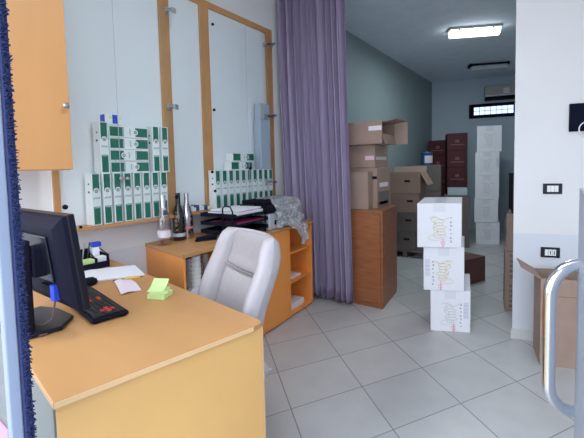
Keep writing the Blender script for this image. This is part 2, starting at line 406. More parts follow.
# air conditioner on back wall
a0, a1 = pl(484, 93, BA, BB), pl(530, 91, BA, BB); az0, az1 = pl(495, 100.5, BA, BB).z, pl(495, 87, BA, BB).z
ac = thing('air_conditioner', 'grey split air conditioner above the barred window', 'air conditioner', (a0.x, a0.y, az0), ang)
al = (a1-a0).to_2d().length; ah = az1-az0
MB().box((0, -.2, .05), (al, -.0, ah), bev=.02).build('casing', acm, ac)
MB().box((.01, -.185, 0), (al-.01, -.0, .052), bev=.008).build('air_outlet', black, ac)
MB().box((.02, -.206, .055), (al-.02, -.199, .075)).build('louvre', tapew, ac)
MB().box((.30, -.206, .09), (.40, -.199, .19), bev=.003).build('badge', tapew, ac)

# ------------------------------------------------------------------ display case on the left wall
XS = -2.312                                  # front of the frame strips on the wall
XF = -2.214                                  # glass doors standing off in front
def onw(px, py, x=XF): return pl(px, py, (x, 0), (x, 9))
stiles = [(onw(53.5, 190, XS).y, onw(60.5, 190, XS).y), (onw(162, 90, XS).y, onw(172, 90, XS).y), (onw(202, 90, XS).y, onw(211, 90, XS).y), (onw(267.8, 100, XS).y, onw(273.4, 100, XS).y)]
zb0 = onw(90, 230).z; ztop = onw(230, 11.5, XS).z; rail = .05
y_end = onw(274.5, 190).y; y_beg = stiles[0][0]
case = thing('display_case', 'long shallow glazed wall case with orange wooden stiles above the desk', 'display case', (XW, y_beg, zb0))
MB().box((XW+.001, y_beg, zb0+.02), (XW+.012, y_end, ztop)).build('backboard', mat('white_backboard', (.80, .81, .82), .5), case, world=True)
for i, (a, b) in enumerate(stiles): MB().box((XW+.0125, a, zb0+.0202), (XS, b, ztop), bev=.002).build('stile', beech, case, world=True)
for i in range(3): MB().box((XW+.0125, stiles[i][1]+.0003, ztop-rail), (XS-.001, stiles[i+1][0]-.0003, ztop), bev=.002).build('rail', beech, case, world=True)
MB().box((XW+.001, y_beg, zb0), (XF+.004, y_end, zb0+.0195), bev=.002).build('ledge', beech, case, world=True)
zi0, zi1 = zb0+.0205, onw(230, 18, XF).z
zk = zb0+.0202
yj1, yj2 = onw(117.5, 110).y, onw(249, 160).y
panes = [(y_beg, yj1-.0015), (yj1+.0015, onw(170, 90).y), (onw(171.5, 90).y, onw(206, 90).y), (onw(212, 90).y, yj2-.0015), (yj2+.0015, y_end)]
for a, b in panes: MB().box((XF-.006, a+.001, zi0), (XF-.001, b-.001, zi1)).build('glass_door', glass, case, world=True)
for y in (yj1, yj2): MB().box((XF-.0018, y-.0022, zi0), (XF-.0005, y+.0022, zi1)).build('door_joint', greyp, case, world=True)
def hinge(px, py, side):
    p = onw(px, py, XS); g_ = onw(px+7*side, py); m = MB(); m.box((XS+.0005, p.y-.016, p.z-.022), (XS+.014, p.y+.016, p.z+.022), bev=.004)
    m.tube([(XS+.012, p.y, p.z), (XS+.05, p.y+.01*side, p.z), (XF+.006, g_.y, g_.z)], .011, 10)
    m.box((XF+.0005, g_.y-.02, g_.z-.018), (XF+.010, g_.y+.02, g_.z+.018), bev=.003)
    m.build('hinge', steel, case, world=True, smooth=True)
hinge(166, 10.5, 1); hinge(168.5, 107, 1); hinge(271, 45, -1); hinge(272.5, 116, -1); hinge(273, 182, -1)
def knob(px, py, m_, r=.011, nm='lock'):
    p = onw(px, py); MB().lathe([(r*.7, 0), (r, .006), (r, .014), (r*.6, .018)], (XF-.001, p.y, p.z), 14, axis='X').build(nm, m_, case, world=True, smooth=True)
knob(212, 24.5, black); knob(213.5, 110, black); knob(211.5, 172, black); knob(214.5, 191, black); knob(249.5, 168.5, black, .013)
knob(120.3, 178.5, steel, .011); knob(127, 178.5, steel, .011); knob(123.3, 178.5, redp, .006)
knob(80, 227, black, .008); knob(64.5, 207, black, .014, 'door_stop'); knob(176, 197, black, .014, 'door_stop')

# green cartons
CW, CH, CD = .054, .308, .082
def carton_mesh(horizontal=False, flip=False):
    CW, CH = (.072, .262) if horizontal else (.054, .308)
    m = MB(); m.box((-CW/2+.0006, 0, 0), (CW/2-.0006, CD, CH), 0, bev=.0012)
    y = -.0005
    def plate(x0, x1, z0, z1, mi, yy=y): m.box((x0, yy, z0), (x1, .0004, z1), mi)
    w = CW/2-.0075
    plate(-w, w, CH*.66, CH*.985, 1); plate(-w, w, CH*.02, CH*.36, 1)
    m.lathe([(.0165, 0), (.0165, .0009)], (0, -.0012, CH*.665), 20, 0, 'Y'); m.lathe([(.0105, 0), (.0105, .0013)], (0, -.0018, CH*.66), 16, 2, 'Y'); m.lathe([(.0065, 0), (.0065, .0016)], (0, -.0022, CH*.66), 12, 0, 'Y'); m.lathe([(.0036, 0), (.0036, .0018)], (0, -.0026, CH*.66), 8, 2, 'Y')
    for k in range(6): 
        x = -.0165+k*.0066; m.box((x-.0008, -.0007, CH*.505), (x+.0008, .0004, CH*.54), 2); m.box((x-.0022, -.0007, CH*(.505+.012*(k % 3))), (x+.0022, .0004, CH*(.515+.012*(k % 3))), 2)
    plate(-w+.004, w-.004, CH*.335, CH*.345, 0, -.0008)
    m.box((-CW/2-.0001, CD*.3, CH*.62), (-CW/2+.001, CD*.55, CH*.66), 2); m.box((-CW/2-.0001, CD*.3, CH*.78), (-CW/2+.001, CD*.5, CH*.81), 2)
    if horizontal:
        T = Matrix.Rotation(pi/2 if not flip else -pi/2, 4, 'Y'); bmesh.ops.transform(m.bm, matrix=T, verts=m.bm.verts[:])
        zs = min(v.co.z for v in m.bm.verts); xs = [v.co.x for v in m.bm.verts]; bmesh.ops.translate(m.bm, vec=(-(min(xs)+max(xs))/2, 0, -zs), verts=m.bm.verts[:])
    return m
CM = [cwhite, green, dark_print]
protos = {}
XC = XF-.008                                  # carton fronts just behind the glass
def carton(kind, y, z, label, group):
    if kind not in protos:
        o = carton_mesh(kind != 'v', kind == 'f').build('cigar_carton', CM); protos[kind] = o
    else:
        o = protos[kind].copy(); COL.objects.link(o)
    o.location = (XC, y, z); o.rotation_euler.z = pi/2
    return tag(o, label, 'carton', group)
yA, yB = onw(91.0, 200, XC).y, onw(168.8, 200, XC).y; n = 8; st = (yB-yA)/n
LG = 'green and white cartons in the left bay of the display case'; RG = 'green and white cartons in the right bay of the display case'
print('carton pitch', st, 'zk', zk, 'ztop', ztop, 'case', stiles)
s8 = st
for i in range(8): carton('v', yA+st*(i+.5), zk, f'{ORD[i]} upright green and white carton from the left in the bottom row left bay' if i else 'leftmost upright green and white carton in the bottom row of the left bay', LG)
ycol = yA+st*1.45
carton('v', ycol, zk+CH, 'upright green carton standing left of the four lying cartons in the left bay', LG)
yh = ycol+CW/2+.131+.004
for i in range(4): carton('f' if i == 1 else 'h', yh, zk+CH+i*.0735, ['bottom', 'second lowest', 'second from top', 'topmost'][i]+' lying green carton in the stack of four in the left bay', LG)
for i in range(2): carton('v', onw((156.3, 165.3)[i], 150, XC).y, zk+CH, ['upright green carton just right of the four lying cartons in the left bay', 'rightmost upright green carton of the upper row in the left bay'][i], LG)
yA, yB = onw(214.6, 185, XC).y, onw(273.5, 185, XC).y; yB = min(yB, stiles[3][0]-.004); st = (yB-yA)/10
print('right pitch', st)
for i in range(10): carton('v', yA+st*(i+.5), zk, f'{ORD[i]} upright green and white carton from the left in the row of the right bay' if i else 'leftmost upright green and white carton in the row of the right bay', RG)
for i, (px) in enumerate((231, 233)):
    y0 = onw(px, 160, XC).y; carton('h', y0+.131, zk+CH+i*.0735, ['lower', 'upper'][i]+' lying green carton of the pair on the row in the right bay', RG)
gcart = mat('plain_grey_carton', (.42, .47, .55), .6, noise=.08, scale=9)
ya = onw(261, 140, XC).y; yb = onw(270.3, 140, XC).y
g1_ = MB().box((0, 0, 0), (yb-ya, .08, .46), bev=.002).build('grey_carton', gcart, loc=(XC, ya, zk+CH+.001), rz=pi/2); tag(g1_, 'tall plain grey carton standing on the row at the right end of the case', 'carton')
g2_ = MB().box((0, 0, 0), (yb-ya-.006, .07, .14), bev=.002).build('grey_carton', gcart, loc=(XC, ya+.003, zk+CH+.462), rz=pi/2); tag(g2_, 'small grey carton on top of the tall grey one in the case', 'carton')
# little blue packet on top of the stack
pk = thing('blue_packet', 'small blue and white packet on top of the stack of lying cartons', 'packet', (XC, ycol+CW/2+.03, zk+CH+4*.0735+.0), pi/2)
MB().box((-.045, 0, 0), (.06, .06, .062), bev=.001).build('carton', cwhite, pk)
pb = MB(); pb.box((-.0455, .004, 0), (-.0435, .057, .0615)); pb.box((.0, -.0006, .008), (.034, .001, .062)); pb.build('blue_print', blue, pk)
pg = MB(); pg.box((-.02, -.0006, .035), (-.004, .001, .055)); pg.box((.04, -.0006, .035), (.055, .001, .055)); pg.build('green_print', noteg, pk)
# crumpled packets on the ledge of the middle bay
b0 = onw(190, 210, XF+.03)
MBp = MB()
rng = random.Random(5)
for k in range(9):
    y = stiles[1][1]+.02+k*(stiles[2][0]-stiles[1][1]-.06)/8; MBp.box((XS+.01, y-.012, zk+.002), (XF-.02, y+.014, zk+.03+rng.random()*.02), k % 3, rz=rng.uniform(-.4, .4), bev=.003)
o = MBp.build('sweet_packet', [cwhite, mat('navy_wrap', (.03, .05, .2), .4), cwhite], loc=(XW+.03, stiles[1][1], zk), world=True); tag(o, 'blue and white wrapped packets on the ledge of the narrow middle bay', 'packet', kind='stuff')

# ------------------------------------------------------------------ orange wall cupboard upper left
XO = -1.98
yo = pl(73, 168, (XO, 0), (XO, 9)).y; zo = pl(60, 170, (XO, 0), (XO, 9)).z
cup = thing('wall_cupboard', 'flat orange wall cupboard at the upper left with one round knob', 'cupboard', (XF+.006, yo-.6, zo))
MB().box((XF+.006, yo-.62, zo), (XO-.02, yo, 2.5), bev=.002).build('body', orange, cup, world=True)
d_ = MB().box((XO-.0195, yo-.62, zo+.002), (XO, yo-.0, 2.498), bev=.0025).build('door', orange, cup, world=True)
kp = pl(64, 106, (XO, 0), (XO, 9))
MB().lathe([(.006, 0), (.006, .012), (.013, .018), (.014, .026), (.008, .031)], (XO, kp.y, kp.z), 16, axis='X').build('knob', steel, d_, world=True, smooth=True)

# ------------------------------------------------------------------ desk
A = fl(265, 322, .75); B = fl(53, 403, .75); C2 = fl(147, 274, .75)
u = (C2-A).to_2d().normalized()
def ext(P, x): t = (x-P.x)/u.x; return Vector((x, P.y+u.y*t))
A2, B2 = A.to_2d(), B.to_2d(); Aw, Bw = ext(A2, XW+.012), ext(B2, XW+.012)
desk = thing('desk', 'large orange laminate desk in the left foreground', 'desk', (A2.x-.5, (A2.y+B2.y)/2, 0))
e = (A2-B2).normalized()
corner = [A2 - e*.05, A2 - e*.015 + u*.004, A2 + u*.02 - e*.001, A2 + u*.06]
top = [B2] + corner + [Aw, Bw]
MB().prism(top[::-1], .731, .75, bev=.002).build('desk_top', orange_top, desk, world=True)
q = u*.012
def inset(P, a, b): return P + u*a + e*b
MB().prism([inset(B2, .008, .006), inset(A2, .008, -.010), inset(A2, .035, -.010), inset(B2, .035, .006)], 0, .7305, bev=.0015).build('end_panel', mat('end_panel_laminate', (.86, .50, .175), .4, noise=.06, scale=5), desk, world=True)
MB().prism([inset(A2, .0075, -.0095), inset(A2, .0075, -.004), inset(A2, .0355, -.004), inset(A2, .0355, -.0095)], 0, .7305).build('edge_strip', orange_edge, desk, world=True)
MB().prism([inset(B2, .0355, .02), inset(B2, .0355, .04), inset(Bw, -.01, .04), inset(Bw, -.01, .02)], .0, .7305).build('modesty_panel', grey_lam, desk, world=True)
ee = MB(); ee.prism([inset(B2, .009, .0008), inset(B2, .009, .0055), inset(B2, .034, .0055), inset(B2, .034, .0008)], 0, .7305); ee.build('side_trim', grey_lam, desk, world=True)

MB().prism([inset(B2, -.0012, .002), inset(A2, -.0012, -.052), inset(A2, -.0001, -.052), inset(B2, -.0001, .002)], .733, .7485).build('edge_band', mat('pale_edge_band', (.88, .58, .30), .4), desk, world=True)

# monitor seen from behind
zD = .7505
mon = thing('monitor', 'black computer monitor on the desk seen from behind', 'monitor', (-1.528, .545, zD), 0)
mw, mz0, mz1 = .25, .088, .418
def tilt(m): bmesh.ops.rotate(m.bm, cent=(0, .03, mz0), matrix=Matrix.Rotation(R(6.5), 3, 'X'), verts=m.bm.verts[:]); return m
tilt(MB().box((-mw, .02, mz0), (mw, .045, mz1), bev=.005)).build('bezel', black_gl, mon)
bk = MB(); bk.loft([[(sx_*mw*k, y, mz0+(mz1-mz0)*.5+sz*(mz1-mz0)*.5*k2) for sx_, sz in ((-1, -1), (1, -1), (1, 1), (-1, 1))] for y, k, k2 in ((.021, .985, .985), (.008, .97, .96), (-.004, .88, .84), (-.012, .80, .74))]); tilt(bk).build('back_cover', black, mon)
tilt(MB().box((-mw*.62, -.02, mz0+.10), (mw*.62, -.0125, mz1-.07), bev=.004)).build('back_panel', black_gl, mon)
tilt(MB().box((mw*.2, -.024, mz0+.06), (mw*.56, -.0125, mz0+.085), bev=.003)).build('port_strip', black, mon)
tilt(MB().box((-.235, .0455, mz0+.03), (.235, .047, mz1-.02))).build('screen', black_gl, mon)
MB().box((.04, -.10, .016), (.105, -.072, .33), bev=.008).build('stand_neck', black, mon)
MB().box((.03, -.0715, .20), (.11, -.03, .30), bev=.006).build('stand_hinge', black, mon)
bs = MB(); bs.prism([(-.17, .04), (-.14, -.10), (-.07, -.135), (.03, -.135), (.11, -.105), (.125, .0), (.05, .07), (-.08, .07)], .0, .016, bev=.004); bs.build('stand_base', black_gl, mon)
pg = MB(); pg.box((.13, -.034, mz0+.03), (.16, -.012, mz0+.085), bev=.003); pg.build('cable_plug', blue, mon)
L0 = Vector(mon.location)
cpts = [(.145, -.024, mz0+.03), (.14, -.035, mz0-.03), (.10, -.05, .03), (.0, -.10, .021), (-.07, -.11, .021), (-.12, -.13, .006)] + [tuple(fl(x, y, zD)-L0+Vector((0, 0, .005))) for x, y in ((36, 331), (40, 337), (47, 335.5), (50.5, 331), (50, 327))]
MB().tube(cpts, .0032, 8).build('cable', mat('brown_cable', (.10, .06, .05), .5), mon, smooth=True)

# keyboard
k0, k1 = fl(93.5, 319.5, .765), fl(128, 313.5, .765)
ka = R(81)
kb = thing('keyboard', 'black keyboard with red keys in front of the monitor screen', 'keyboard', ((k0.x+k1.x)/2, (k0.y+k1.y)/2, zD), ka)
kw = .066
MB().box((-kw, 0, .004), (kw, .44, .018), bev=.004).build('case', black, kb)
ks, kr, kr2 = MB(), MB(), MB()
for i in range(6):
    for j in range(20):
        x0 = -kw+.012+i*(2*kw-.024)/6; y0 = .01+j*.0212
        red = (i, j) in ((2, 2), (3, 2), (3, 3), (3, 1), (4, 2), (1, 9), (2, 10), (2, 9), (2, 11), (4, 9), (4, 10))
        ((kr if j < 6 else kr2) if red else ks).box((x0+.001, y0+.001, .0182), (x0+(2*kw-.024)/6-.001, y0+.0195, .026), bev=.002)
ks.build('black_keys', keym, kb); tag(kr.build('red_arrow_keys', redkey, kb), 'red arrow keys', None); tag(kr2.build('red_letter_keys', redkey, kb), 'red letter keys', None)
for x in (-kw+.02, kw-.02): MB().box((x-.008, .004, 0), (x+.008, .018, .0045)).build('foot', black, kb)
# mouse
mp = fl(85.5, 283, .765)
mo = MB(); mo.lathe([(.0, 0), (.03, 0), (.033, .01), (.03, .024), (.018, .034), (.004, .037)], (0, 0, 0), 20); 
for v in mo.bm.verts: v.co.y *= 1.6
ms = thing('mouse', 'black computer mouse beside the far corner of the monitor', 'mouse', (mp.x-.0, mp.y+.01, zD), .3)
mo.build('shell', black, ms, smooth=True); MB().box((-.003, .018, .0325), (.003, .034, .037), bev=.001).build('wheel', greyp, ms)

# paper sheets, pink paper, notes, pen, pencil
def sheet(pts, z, name, m, label, cat, t=.003, bend=0):
    o = MB().prism([p.to_2d() for p in pts], z, z+t).build(name, m, loc=(pts[0].x, pts[0].y, z), world=True); return tag(o, label, cat)
sheet([fl(80, 272, .75), fl(90, 282.5, .75), fl(144.5, 275.2, .75), fl(135, 266, .75)], zD, 'paper_stack', paper, 'flat stack of white sheets at the back of the desk', 'paper', .006)
pp = MB(); P = [fl(114, 281.5, .75), fl(131, 279.5, .75), fl(141.5, 290.5, .75), fl(121, 295.5, .75)]
P = [p.to_2d() for p in P]
nx, ny = 8, 8; gr = []
for i in range(nx+1):
    row = []
    for j in range(ny+1):
        a, b = i/nx, j/ny; p = (P[0]*(1-a)+P[1]*a)*(1-b)+(P[3]*(1-a)+P[2]*a)*b
        z = zD+.002+.02*max(0, .55-abs(b-.55))*(.4+.6*a)+.004*sin(a*5)
        row.append(pp.bm.verts.new((p.x, p.y, z+.0022)))
    gr.append(row)
base = []
for i in range(nx+1):
    base.append([pp.bm.verts.new(v.co-Vector((0, 0, .002))) for v in gr[i]])
for g_ in (gr, base):
    for i in range(nx):
        for j in range(ny): pp.bm.faces.new((g_[i][j], g_[i+1][j], g_[i+1][j+1], g_[i][j+1]))
for i in range(nx):
    for j in (0, ny): pp.bm.faces.new((gr[i][j], base[i][j], base[i+1][j], gr[i+1][j]))
for j in range(ny):
    for i in (0, nx): pp.bm.faces.new((gr[i][j], base[i][j], base[i][j+1], gr[i][j+1]))
tag(pp.build('folded_paper', pinkpaper, loc=(P[0].x, P[0].y, zD), world=True, smooth=True), 'creased pinkish slip of paper lying on the middle of the desk', 'paper')
nb = fl(160, 297, .75)
nt_ = thing('sticky_note_pad', 'pile of lime green sticky notes near the desk edge', 'sticky notes', (nb.x, nb.y, zD), .45)
MB().box((-.04, -.034, 0), (.04, .04, .022), bev=.001).build('pad', noteg, nt_)
MB().box((-.036, -.036, .0225), (.04, .034, .034), rz=.35, bev=.001).build('pad', noteg, nt_)
cu = MB(); rings = []
for k in range(9):
    a = k/8; z = .0345+.040*a**1.6; y = -.04+.075*a-.012*a*a; rings.append([(-.038, y, z), (.034, y, z), (.034, y, z+.0012), (-.038, y, z+.0012)])
cu.loft(rings).build('curled_sheet', noteg, nt_, smooth=True)
def stick(p0, p1, z, r, mlist, name, label, cat, tipc):
    a, b = fl(*p0, .75), fl(*p1, .75); d = b-a; L_ = d.length
    t = thing(name, label, cat, (a.x, a.y, z), math.atan2(d.y, d.x))
    MB().tube([(.015, 0, r), (L_, 0, r)], r, 8).build('barrel', mlist, t, smooth=True)
    MB().tube([(0, 0, r), (.0149, 0, r)], [.0008, r*.9], 8).build('tip', tipc, t, smooth=True)
stick((143.5, 277.2), (125, 279.9), zD, .0045, yellow, 'pencil', 'yellow pencil lying along the edge of the white sheets', 'pencil', dark_print)
stick((110, 282.2), (124.5, 280.3), zD, .0042, black, 'pen', 'black pen lying between the white sheets and the pink slip', 'pen', steel)

# desk organiser
o0, o1, o2 = fl(80, 273, .75), fl(110, 266.5, .75), fl(112, 259.5, .75)
od = (o1-o0).to_2d(); oa = math.atan2(od.y, od.x); ol = od.length; odp = .15
org = thing('desk_organiser', 'black mesh desk organiser filled with pens and notes against the wall', 'desk organiser', (o0.x, o0.y, zD), oa)
MB().box((0, 0, 0), (ol, odp, .012), bev=.002).build('tray', black, org)
for lo, hi in (((0, 0, .0125), (ol, .003, .035)), ((0, odp-.003, .0125), (ol, odp, .10)), ((ol-.003, .0032, .0125), (ol, odp-.0032, .075)), ((0, .0032, .0125), (.003, odp-.0032, .075)), ((ol*.58, .0032, .0125), (ol*.58+.003, odp-.0032, .06))):
    MB().box(lo, hi).build('side', black, org)
w_ = MB(); w_.tube([(ol-.002, .0, .035), (ol-.002, .03, .075), (ol-.002, odp, .10)], .003, 6); w_.tube([(ol*.58, .0, .035), (ol*.58, .04, .06), (ol*.58, odp, .10)], .003, 6); w_.tube([(0, 0, .036), (ol, 0, .036)], .003, 6); w_.build('rim_wire', black, org)
def inorg(x, y, z): return Matrix.Translation(org.location) @ Matrix.Rotation(oa, 4, 'Z') @ Vector((x, y, z))
def orgbox(name, lo, hi, m, label, cat, rx=0):
    o = MB().box(lo, hi, bev=.002, rx=rx).build(name, m, loc=(0, 0, 0)); 
    c = Vector([(a+b)/2 for a, b in zip(lo, hi)]); 
    for v in o.data.vertices: v.co -= c
    o.location = inorg(*c); o.rotation_euler.z = oa; return tag(o, label, cat)
orgbox('note_block', (ol*.62, .02, .0135), (ol-.008, .07, .062), paper, 'white note block in the right compartment of the organiser', 'note block')
orgbox('note_block', (.008, .02, .0135), (ol*.55, .075, .055), noteg, 'lime green note block in the left compartment of the organiser', 'note block')
orgbox('eraser', (ol*.65, .08, .0135), (ol-.02, .125, .11), paper, 'white box with a torn top standing at the back of the organiser', 'box')
orgbox('blue_stamp', (ol*.66, .085, .1105), (ol*.66+.05, .12, .138), blue, 'blue plastic piece on top of the white box in the organiser', 'stamp', .0)
for k, (x, m_, lb) in enumerate(((.03, redp, 'red'), (.055, steel, 'silver'), (.08, dark_print, 'black'))):
    p = inorg(x, .11, .0135); o = MB().tube([(0, 0, 0), (.012*(k-1)+.01, .012, .13)], .004, 8).build('pen', m_, loc=p); tag(o, f'{lb} pen standing in the back of the organiser', 'pen', 'pens in the organiser')

# ------------------------------------------------------------------ low orange cabinet along the left wall
ZT = .80
XL = XW+.004
def cabpart(parent, pts, z0, z1, name, m, bev=.0015): return MB().prism(pts, z0, z1, bev=bev).build(name, m, parent, world=True)
lc = thing('low_cabinet', 'low orange cabinet under the bottles with an open end bay', 'cabinet', (-2.05, 1.7, 0))
f0, f1 = Vector((-1.805, 1.37)), Vector((-1.845, 2.02)); w0_, w1_ = Vector((XL, 1.46)), Vector((XL, 2.02))
yv = lambda P, t: P
cabpart(lc, [f0, f1, w1_, w0_], ZT-.025, ZT, 'cabinet_top', orange_top)
cabpart(lc, [f0+Vector((-.006, .004)), f0+Vector((-.007, .022)), w0_+Vector((0, .022)), w0_+Vector((0, .004))], 0, ZT-.0255, 'end_panel', lowcab)
cabpart(lc, [Vector((-1.83, 1.70)), Vector((-1.83, 1.718)), Vector((XL, 1.718)), Vector((XL, 1.70))], .0, ZT-.0255, 'divider', lowcab)
cabpart(lc, [f1+Vector((-.01, -.019)), f1+Vector((-.01, -.001)), w1_+Vector((0, -.001)), w1_+Vector((0, -.019))], 0, ZT-.0255, 'end_panel', lowcab)
MB().box((XL, 1.49, 0), (XL+.012, 1.995, ZT-.0255)).build('back_panel', lowcab, lc, world=True)
for z in (.06, .455): cabpart(lc, [Vector((-1.83, 1.393)), Vector((-1.835, 1.6995)), Vector((XL+.0125, 1.6995)), Vector((XL+.0125, 1.485))], z, z+.018, 'shelf', lowcab)
dr = MB().box((-1.852, 1.7185, .05), (-1.835, 1.998, ZT-.03), bev=.002).build('door', lowcab, lc, world=True)
MB().lathe([(.006, 0), (.006, .012), (.013, .02), (.009, .028)], (-1.835, 1.75, .6), 12, axis='X').build('knob', steel, dr, world=True, smooth=True)
# things in the end bay
for k, y in enumerate((1.44, 1.52, 1.60)):
    c = MB(); pr = []
    for j in range(8): pr += [(.032, j*.026), (.037, j*.026+.022), (.037, j*.026+.0255)]
    c.lathe(pr, (0, 0, 0), 18); o = c.build('cup_stack', clearplastic if k != 1 else cwhite, loc=(-1.885-.012*k, y+.01, .5455), smooth=True); tag(o, ['stack of clear cups on the left of the end bay shelf', 'stack of white cups in the middle of the end bay shelf', 'stack of clear cups on the right of the end bay shelf'][k], 'cups', 'stacked cups on the end bay shelf')
o = MB().box((-.14, -.13, 0), (.14, .13, .07), bev=.003).build('paper_ream', paper, loc=(-2.0, 1.555, .474)); tag(o, 'white paper ream under the cup stacks in the end bay', 'paper')

# right unit with closed door and open shelves
ru = thing('shelf_cabinet', 'orange cabinet below the printer with an open shelf bay at its far end', 'cabinet', (-2.1, 2.5, 0))
h0, h1 = Vector((-1.838, 2.03)), Vector((-1.905, 2.93)); v0, v1 = Vector((XL, 2.03)), Vector((XL, 2.93))
def onf(y): t = (y-h0.y)/(h1.y-h0.y); return h0.lerp(h1, t)
cabpart(ru, [h0+Vector((.012, 0)), h1+Vector((.012, 0.012)), v1+Vector((0, .012)), v0], ZT-.022, ZT, 'cabinet_top', orange_top)
yd = pl(291, 285, h0, h1).y
def slab(ya_, yb_, z0, z1, nm, front=0, back=XL, m=lowcab): 
    a_, b_ = onf(ya_), onf(yb_); return cabpart(ru, [a_-Vector((front, 0)), b_-Vector((front, 0)), Vector((back, yb_)), Vector((back, ya_))], z0, z1, nm, m)
slab(2.032, 2.05, .03, ZT-.0225, 'end_panel'); slab(yd-.018, yd, .03, ZT-.0225, 'divider'); slab(2.91, 2.928, .03, ZT-.0225, 'end_panel')
slab(2.0505, 2.9095, .012, .0295, 'bottom_board')
a_, b_ = onf(2.0505), onf(yd-.019)
dd = cabpart(ru, [a_, b_, b_-Vector((.018, 0)), a_-Vector((.018, 0))], .032, ZT-.024, 'door', lowcab)
MB().lathe([(.006, 0), (.006, .012), (.013, .02), (.009, .028)], (a_.x-.004, 2.10, .6), 12, axis='X').build('knob', steel, dd, world=True, smooth=True)
MB().box((XL, 2.051, .03), (XL+.012, 2.9095, ZT-.0225)).build('back_panel', lowcab, ru, world=True)
for z in (.29, .55): slab(yd+.0005, 2.9095, z, z+.016, 'shelf', .01, XL+.0125)
for (x, y) in ((-1.93, 2.88), (-1.90, 2.1), (-2.28, 2.1), (-2.28, 2.88)): MB().lathe([(.018, 0), (.022, .006), (.014, .0119)], (x, y, 0), 12).build('foot', steel, ru, world=True)
o = MB().box((-.12, -.16, 0), (.12, .12, .05), bev=.003).build('paper_ream', paper, loc=(-2.05, 2.70, .0305)); o.rotation_euler.z = .1; tag(o, 'white paper stack on the lowest open shelf by the curtain', 'paper')
o = MB().box((-.12, -.13, 0), (.12, .10, .02), bev=.002).build('magazine', tapew, loc=(-2.06, 2.68, .3065)); tag(o, 'thin pale magazine on the middle open shelf by the curtain', 'magazine')

# ------------------------------------------------------------------ bottles
def bottle(name, loc, prof, m, label, parts, bev=0):
    t = thing(name, label, 'bottle', loc, 0, 'bottles on the low cabinet')
    MB().lathe(prof, (0, 0, 0), 28).build('glass_body', m, t, smooth=True)
    for nm, pf, mm in parts: MB().lathe(pf, (0, 0, 0), 28).build(nm, mm, t, smooth=True)
    return t
champ = [(.02, 0), (.043, .002), (.045, .01), (.045, .15), (.043, .175), (.032, .215), (.021, .245), (.0165, .265), (.0155, .31), (.016, .33)]
b1 = fl(163, 244.5, ZT); b2 = fl(175.5, 239, ZT); b3 = fl(186, 238, ZT)
b2.x = min(b2.x, -2.17); b2.x += .03; b3.x += .02 
s_ = lambda L_, k: [(r*k, z) for r, z in L_]
t = bottle('rose_wine_bottle', (b1.x+.02, b1.y, ZT), champ, pinkglass, 'clear pink bottle with silver neck, leftmost of the three on the cabinet', [('neck_foil', [(.0175, .25), (.0172, .27), (.0165, .31), (.017, .337), (.006, .338)], silver), ('front_label', [(.0454, .055), (.0454, .10)], mat('bottle_label', (.78, .70, .76), .5)), ('collar', [(.0235, .238), (.0185, .252)], labelpink)])
dk = mat('black_bottle_glass', (.010, .011, .010), .12, coat=.5)
t = bottle('dark_wine_bottle', (b2.x+.03, b2.y-.01, ZT), champ, dk, 'black wine bottle with gold lettering between the two pale ones', [('neck_foil', [(.0175, .25), (.0172, .27), (.0168, .31), (.0172, .341), (.006, .342)], dk)])
gl = MB(); rng = random.Random(2)
for k in range(9):       # gold squiggle running up the shoulder and belly
    a = -1.0+.10*sin(k*2.1); z = .07+k*.016
    gl.tube([(.0458*cos(a-.18), .0458*sin(a-.18), z), (.0462*cos(a), .0462*sin(a), z+.012*(-1)**k), (.0458*cos(a+.2), .0458*sin(a+.2), z+.004)], .0018, 6)
gl.build('gold_lettering', gold, t)
MB().lathe([(.0453, .03), (.0453, .055)], (0, 0, 0), 28).build('lower_label', greyp, t, smooth=True)
mets = mat('brushed_silver_bottle', (.50, .46, .48), .2, metal=1)
t = bottle('silver_wine_bottle', (b3.x+.0, b3.y-.0, ZT), s_(champ, .95), mets, 'silver metallic bottle with a red band, rightmost of the three', [('neck_foil', [(.017, .25), (.0165, .27), (.016, .31), (.0165, .337), (.006, .338)], silver), ('red_band', [(.0436, .075), (.0436, .092)], redp)])
# black stapler
sp = fl(206, 240.5, ZT)
st_ = thing('stapler', 'black stapler lying on the cabinet in front of the letter trays', 'stapler', (sp.x, sp.y, ZT), 1.15)
MB().box((-.075, -.018, 0), (.075, .018, .012), bev=.003).build('base', black, st_); MB().box((-.07, -.016, .0125), (.08, .016, .034), bev=.008, ry=-.06).build('arm', black, st_)

# letter trays
tp = (-2.03, 2.04)
tr = thing('letter_tray', 'black three tier letter tray with papers on the cabinet', 'letter tray', (tp[0], tp[1], ZT+.0), .10)
for i in range(3):
    z = .03+.062*i; m = MB(); m.box((-.17, -.20, z), (.17, .20, z+.006)); m.box((-.17, -.20, z+.006), (-.164, .20, z+.028)); m.box((-.164, .194, z+.006), (.17, .20, z+.028)); m.box((-.164, -.20, z+.006), (.17, -.194, z+.028)); m.box((.164, -.194, z+.006), (.17, .194, z+.016)); m.build('tray', black, tr)
for y in (-.197, .197): 
    w = MB(); w.tube([(.14, y*1.025, 0), (.14, y*1.025, .20), (.12, y*1.025, .235), (.07, y*1.025, .24), (.05, y*1.025, .22), (.05, y*1.025, 0)], .0055, 8); w.build('wire_arch', black, tr, smooth=True)
def intray(x, y, z): return Matrix.Translation(tr.location) @ Matrix.Rotation(.10, 4, 'Z') @ Vector((x, y, z))
def traysheet(lo, hi, rz, m, name, label, cat='paper'):
    c = Vector([(a+b)/2 for a, b in zip(lo, hi)]); c.z = lo[2]; o = MB().box((lo[0]-c.x, lo[1]-c.y, 0), (hi[0]-c.x, hi[1]-c.y, hi[2]-lo[2]), rz=rz).build(name, m, loc=intray(*c)); o.rotation_euler.z = .10; return tag(o, label, cat)
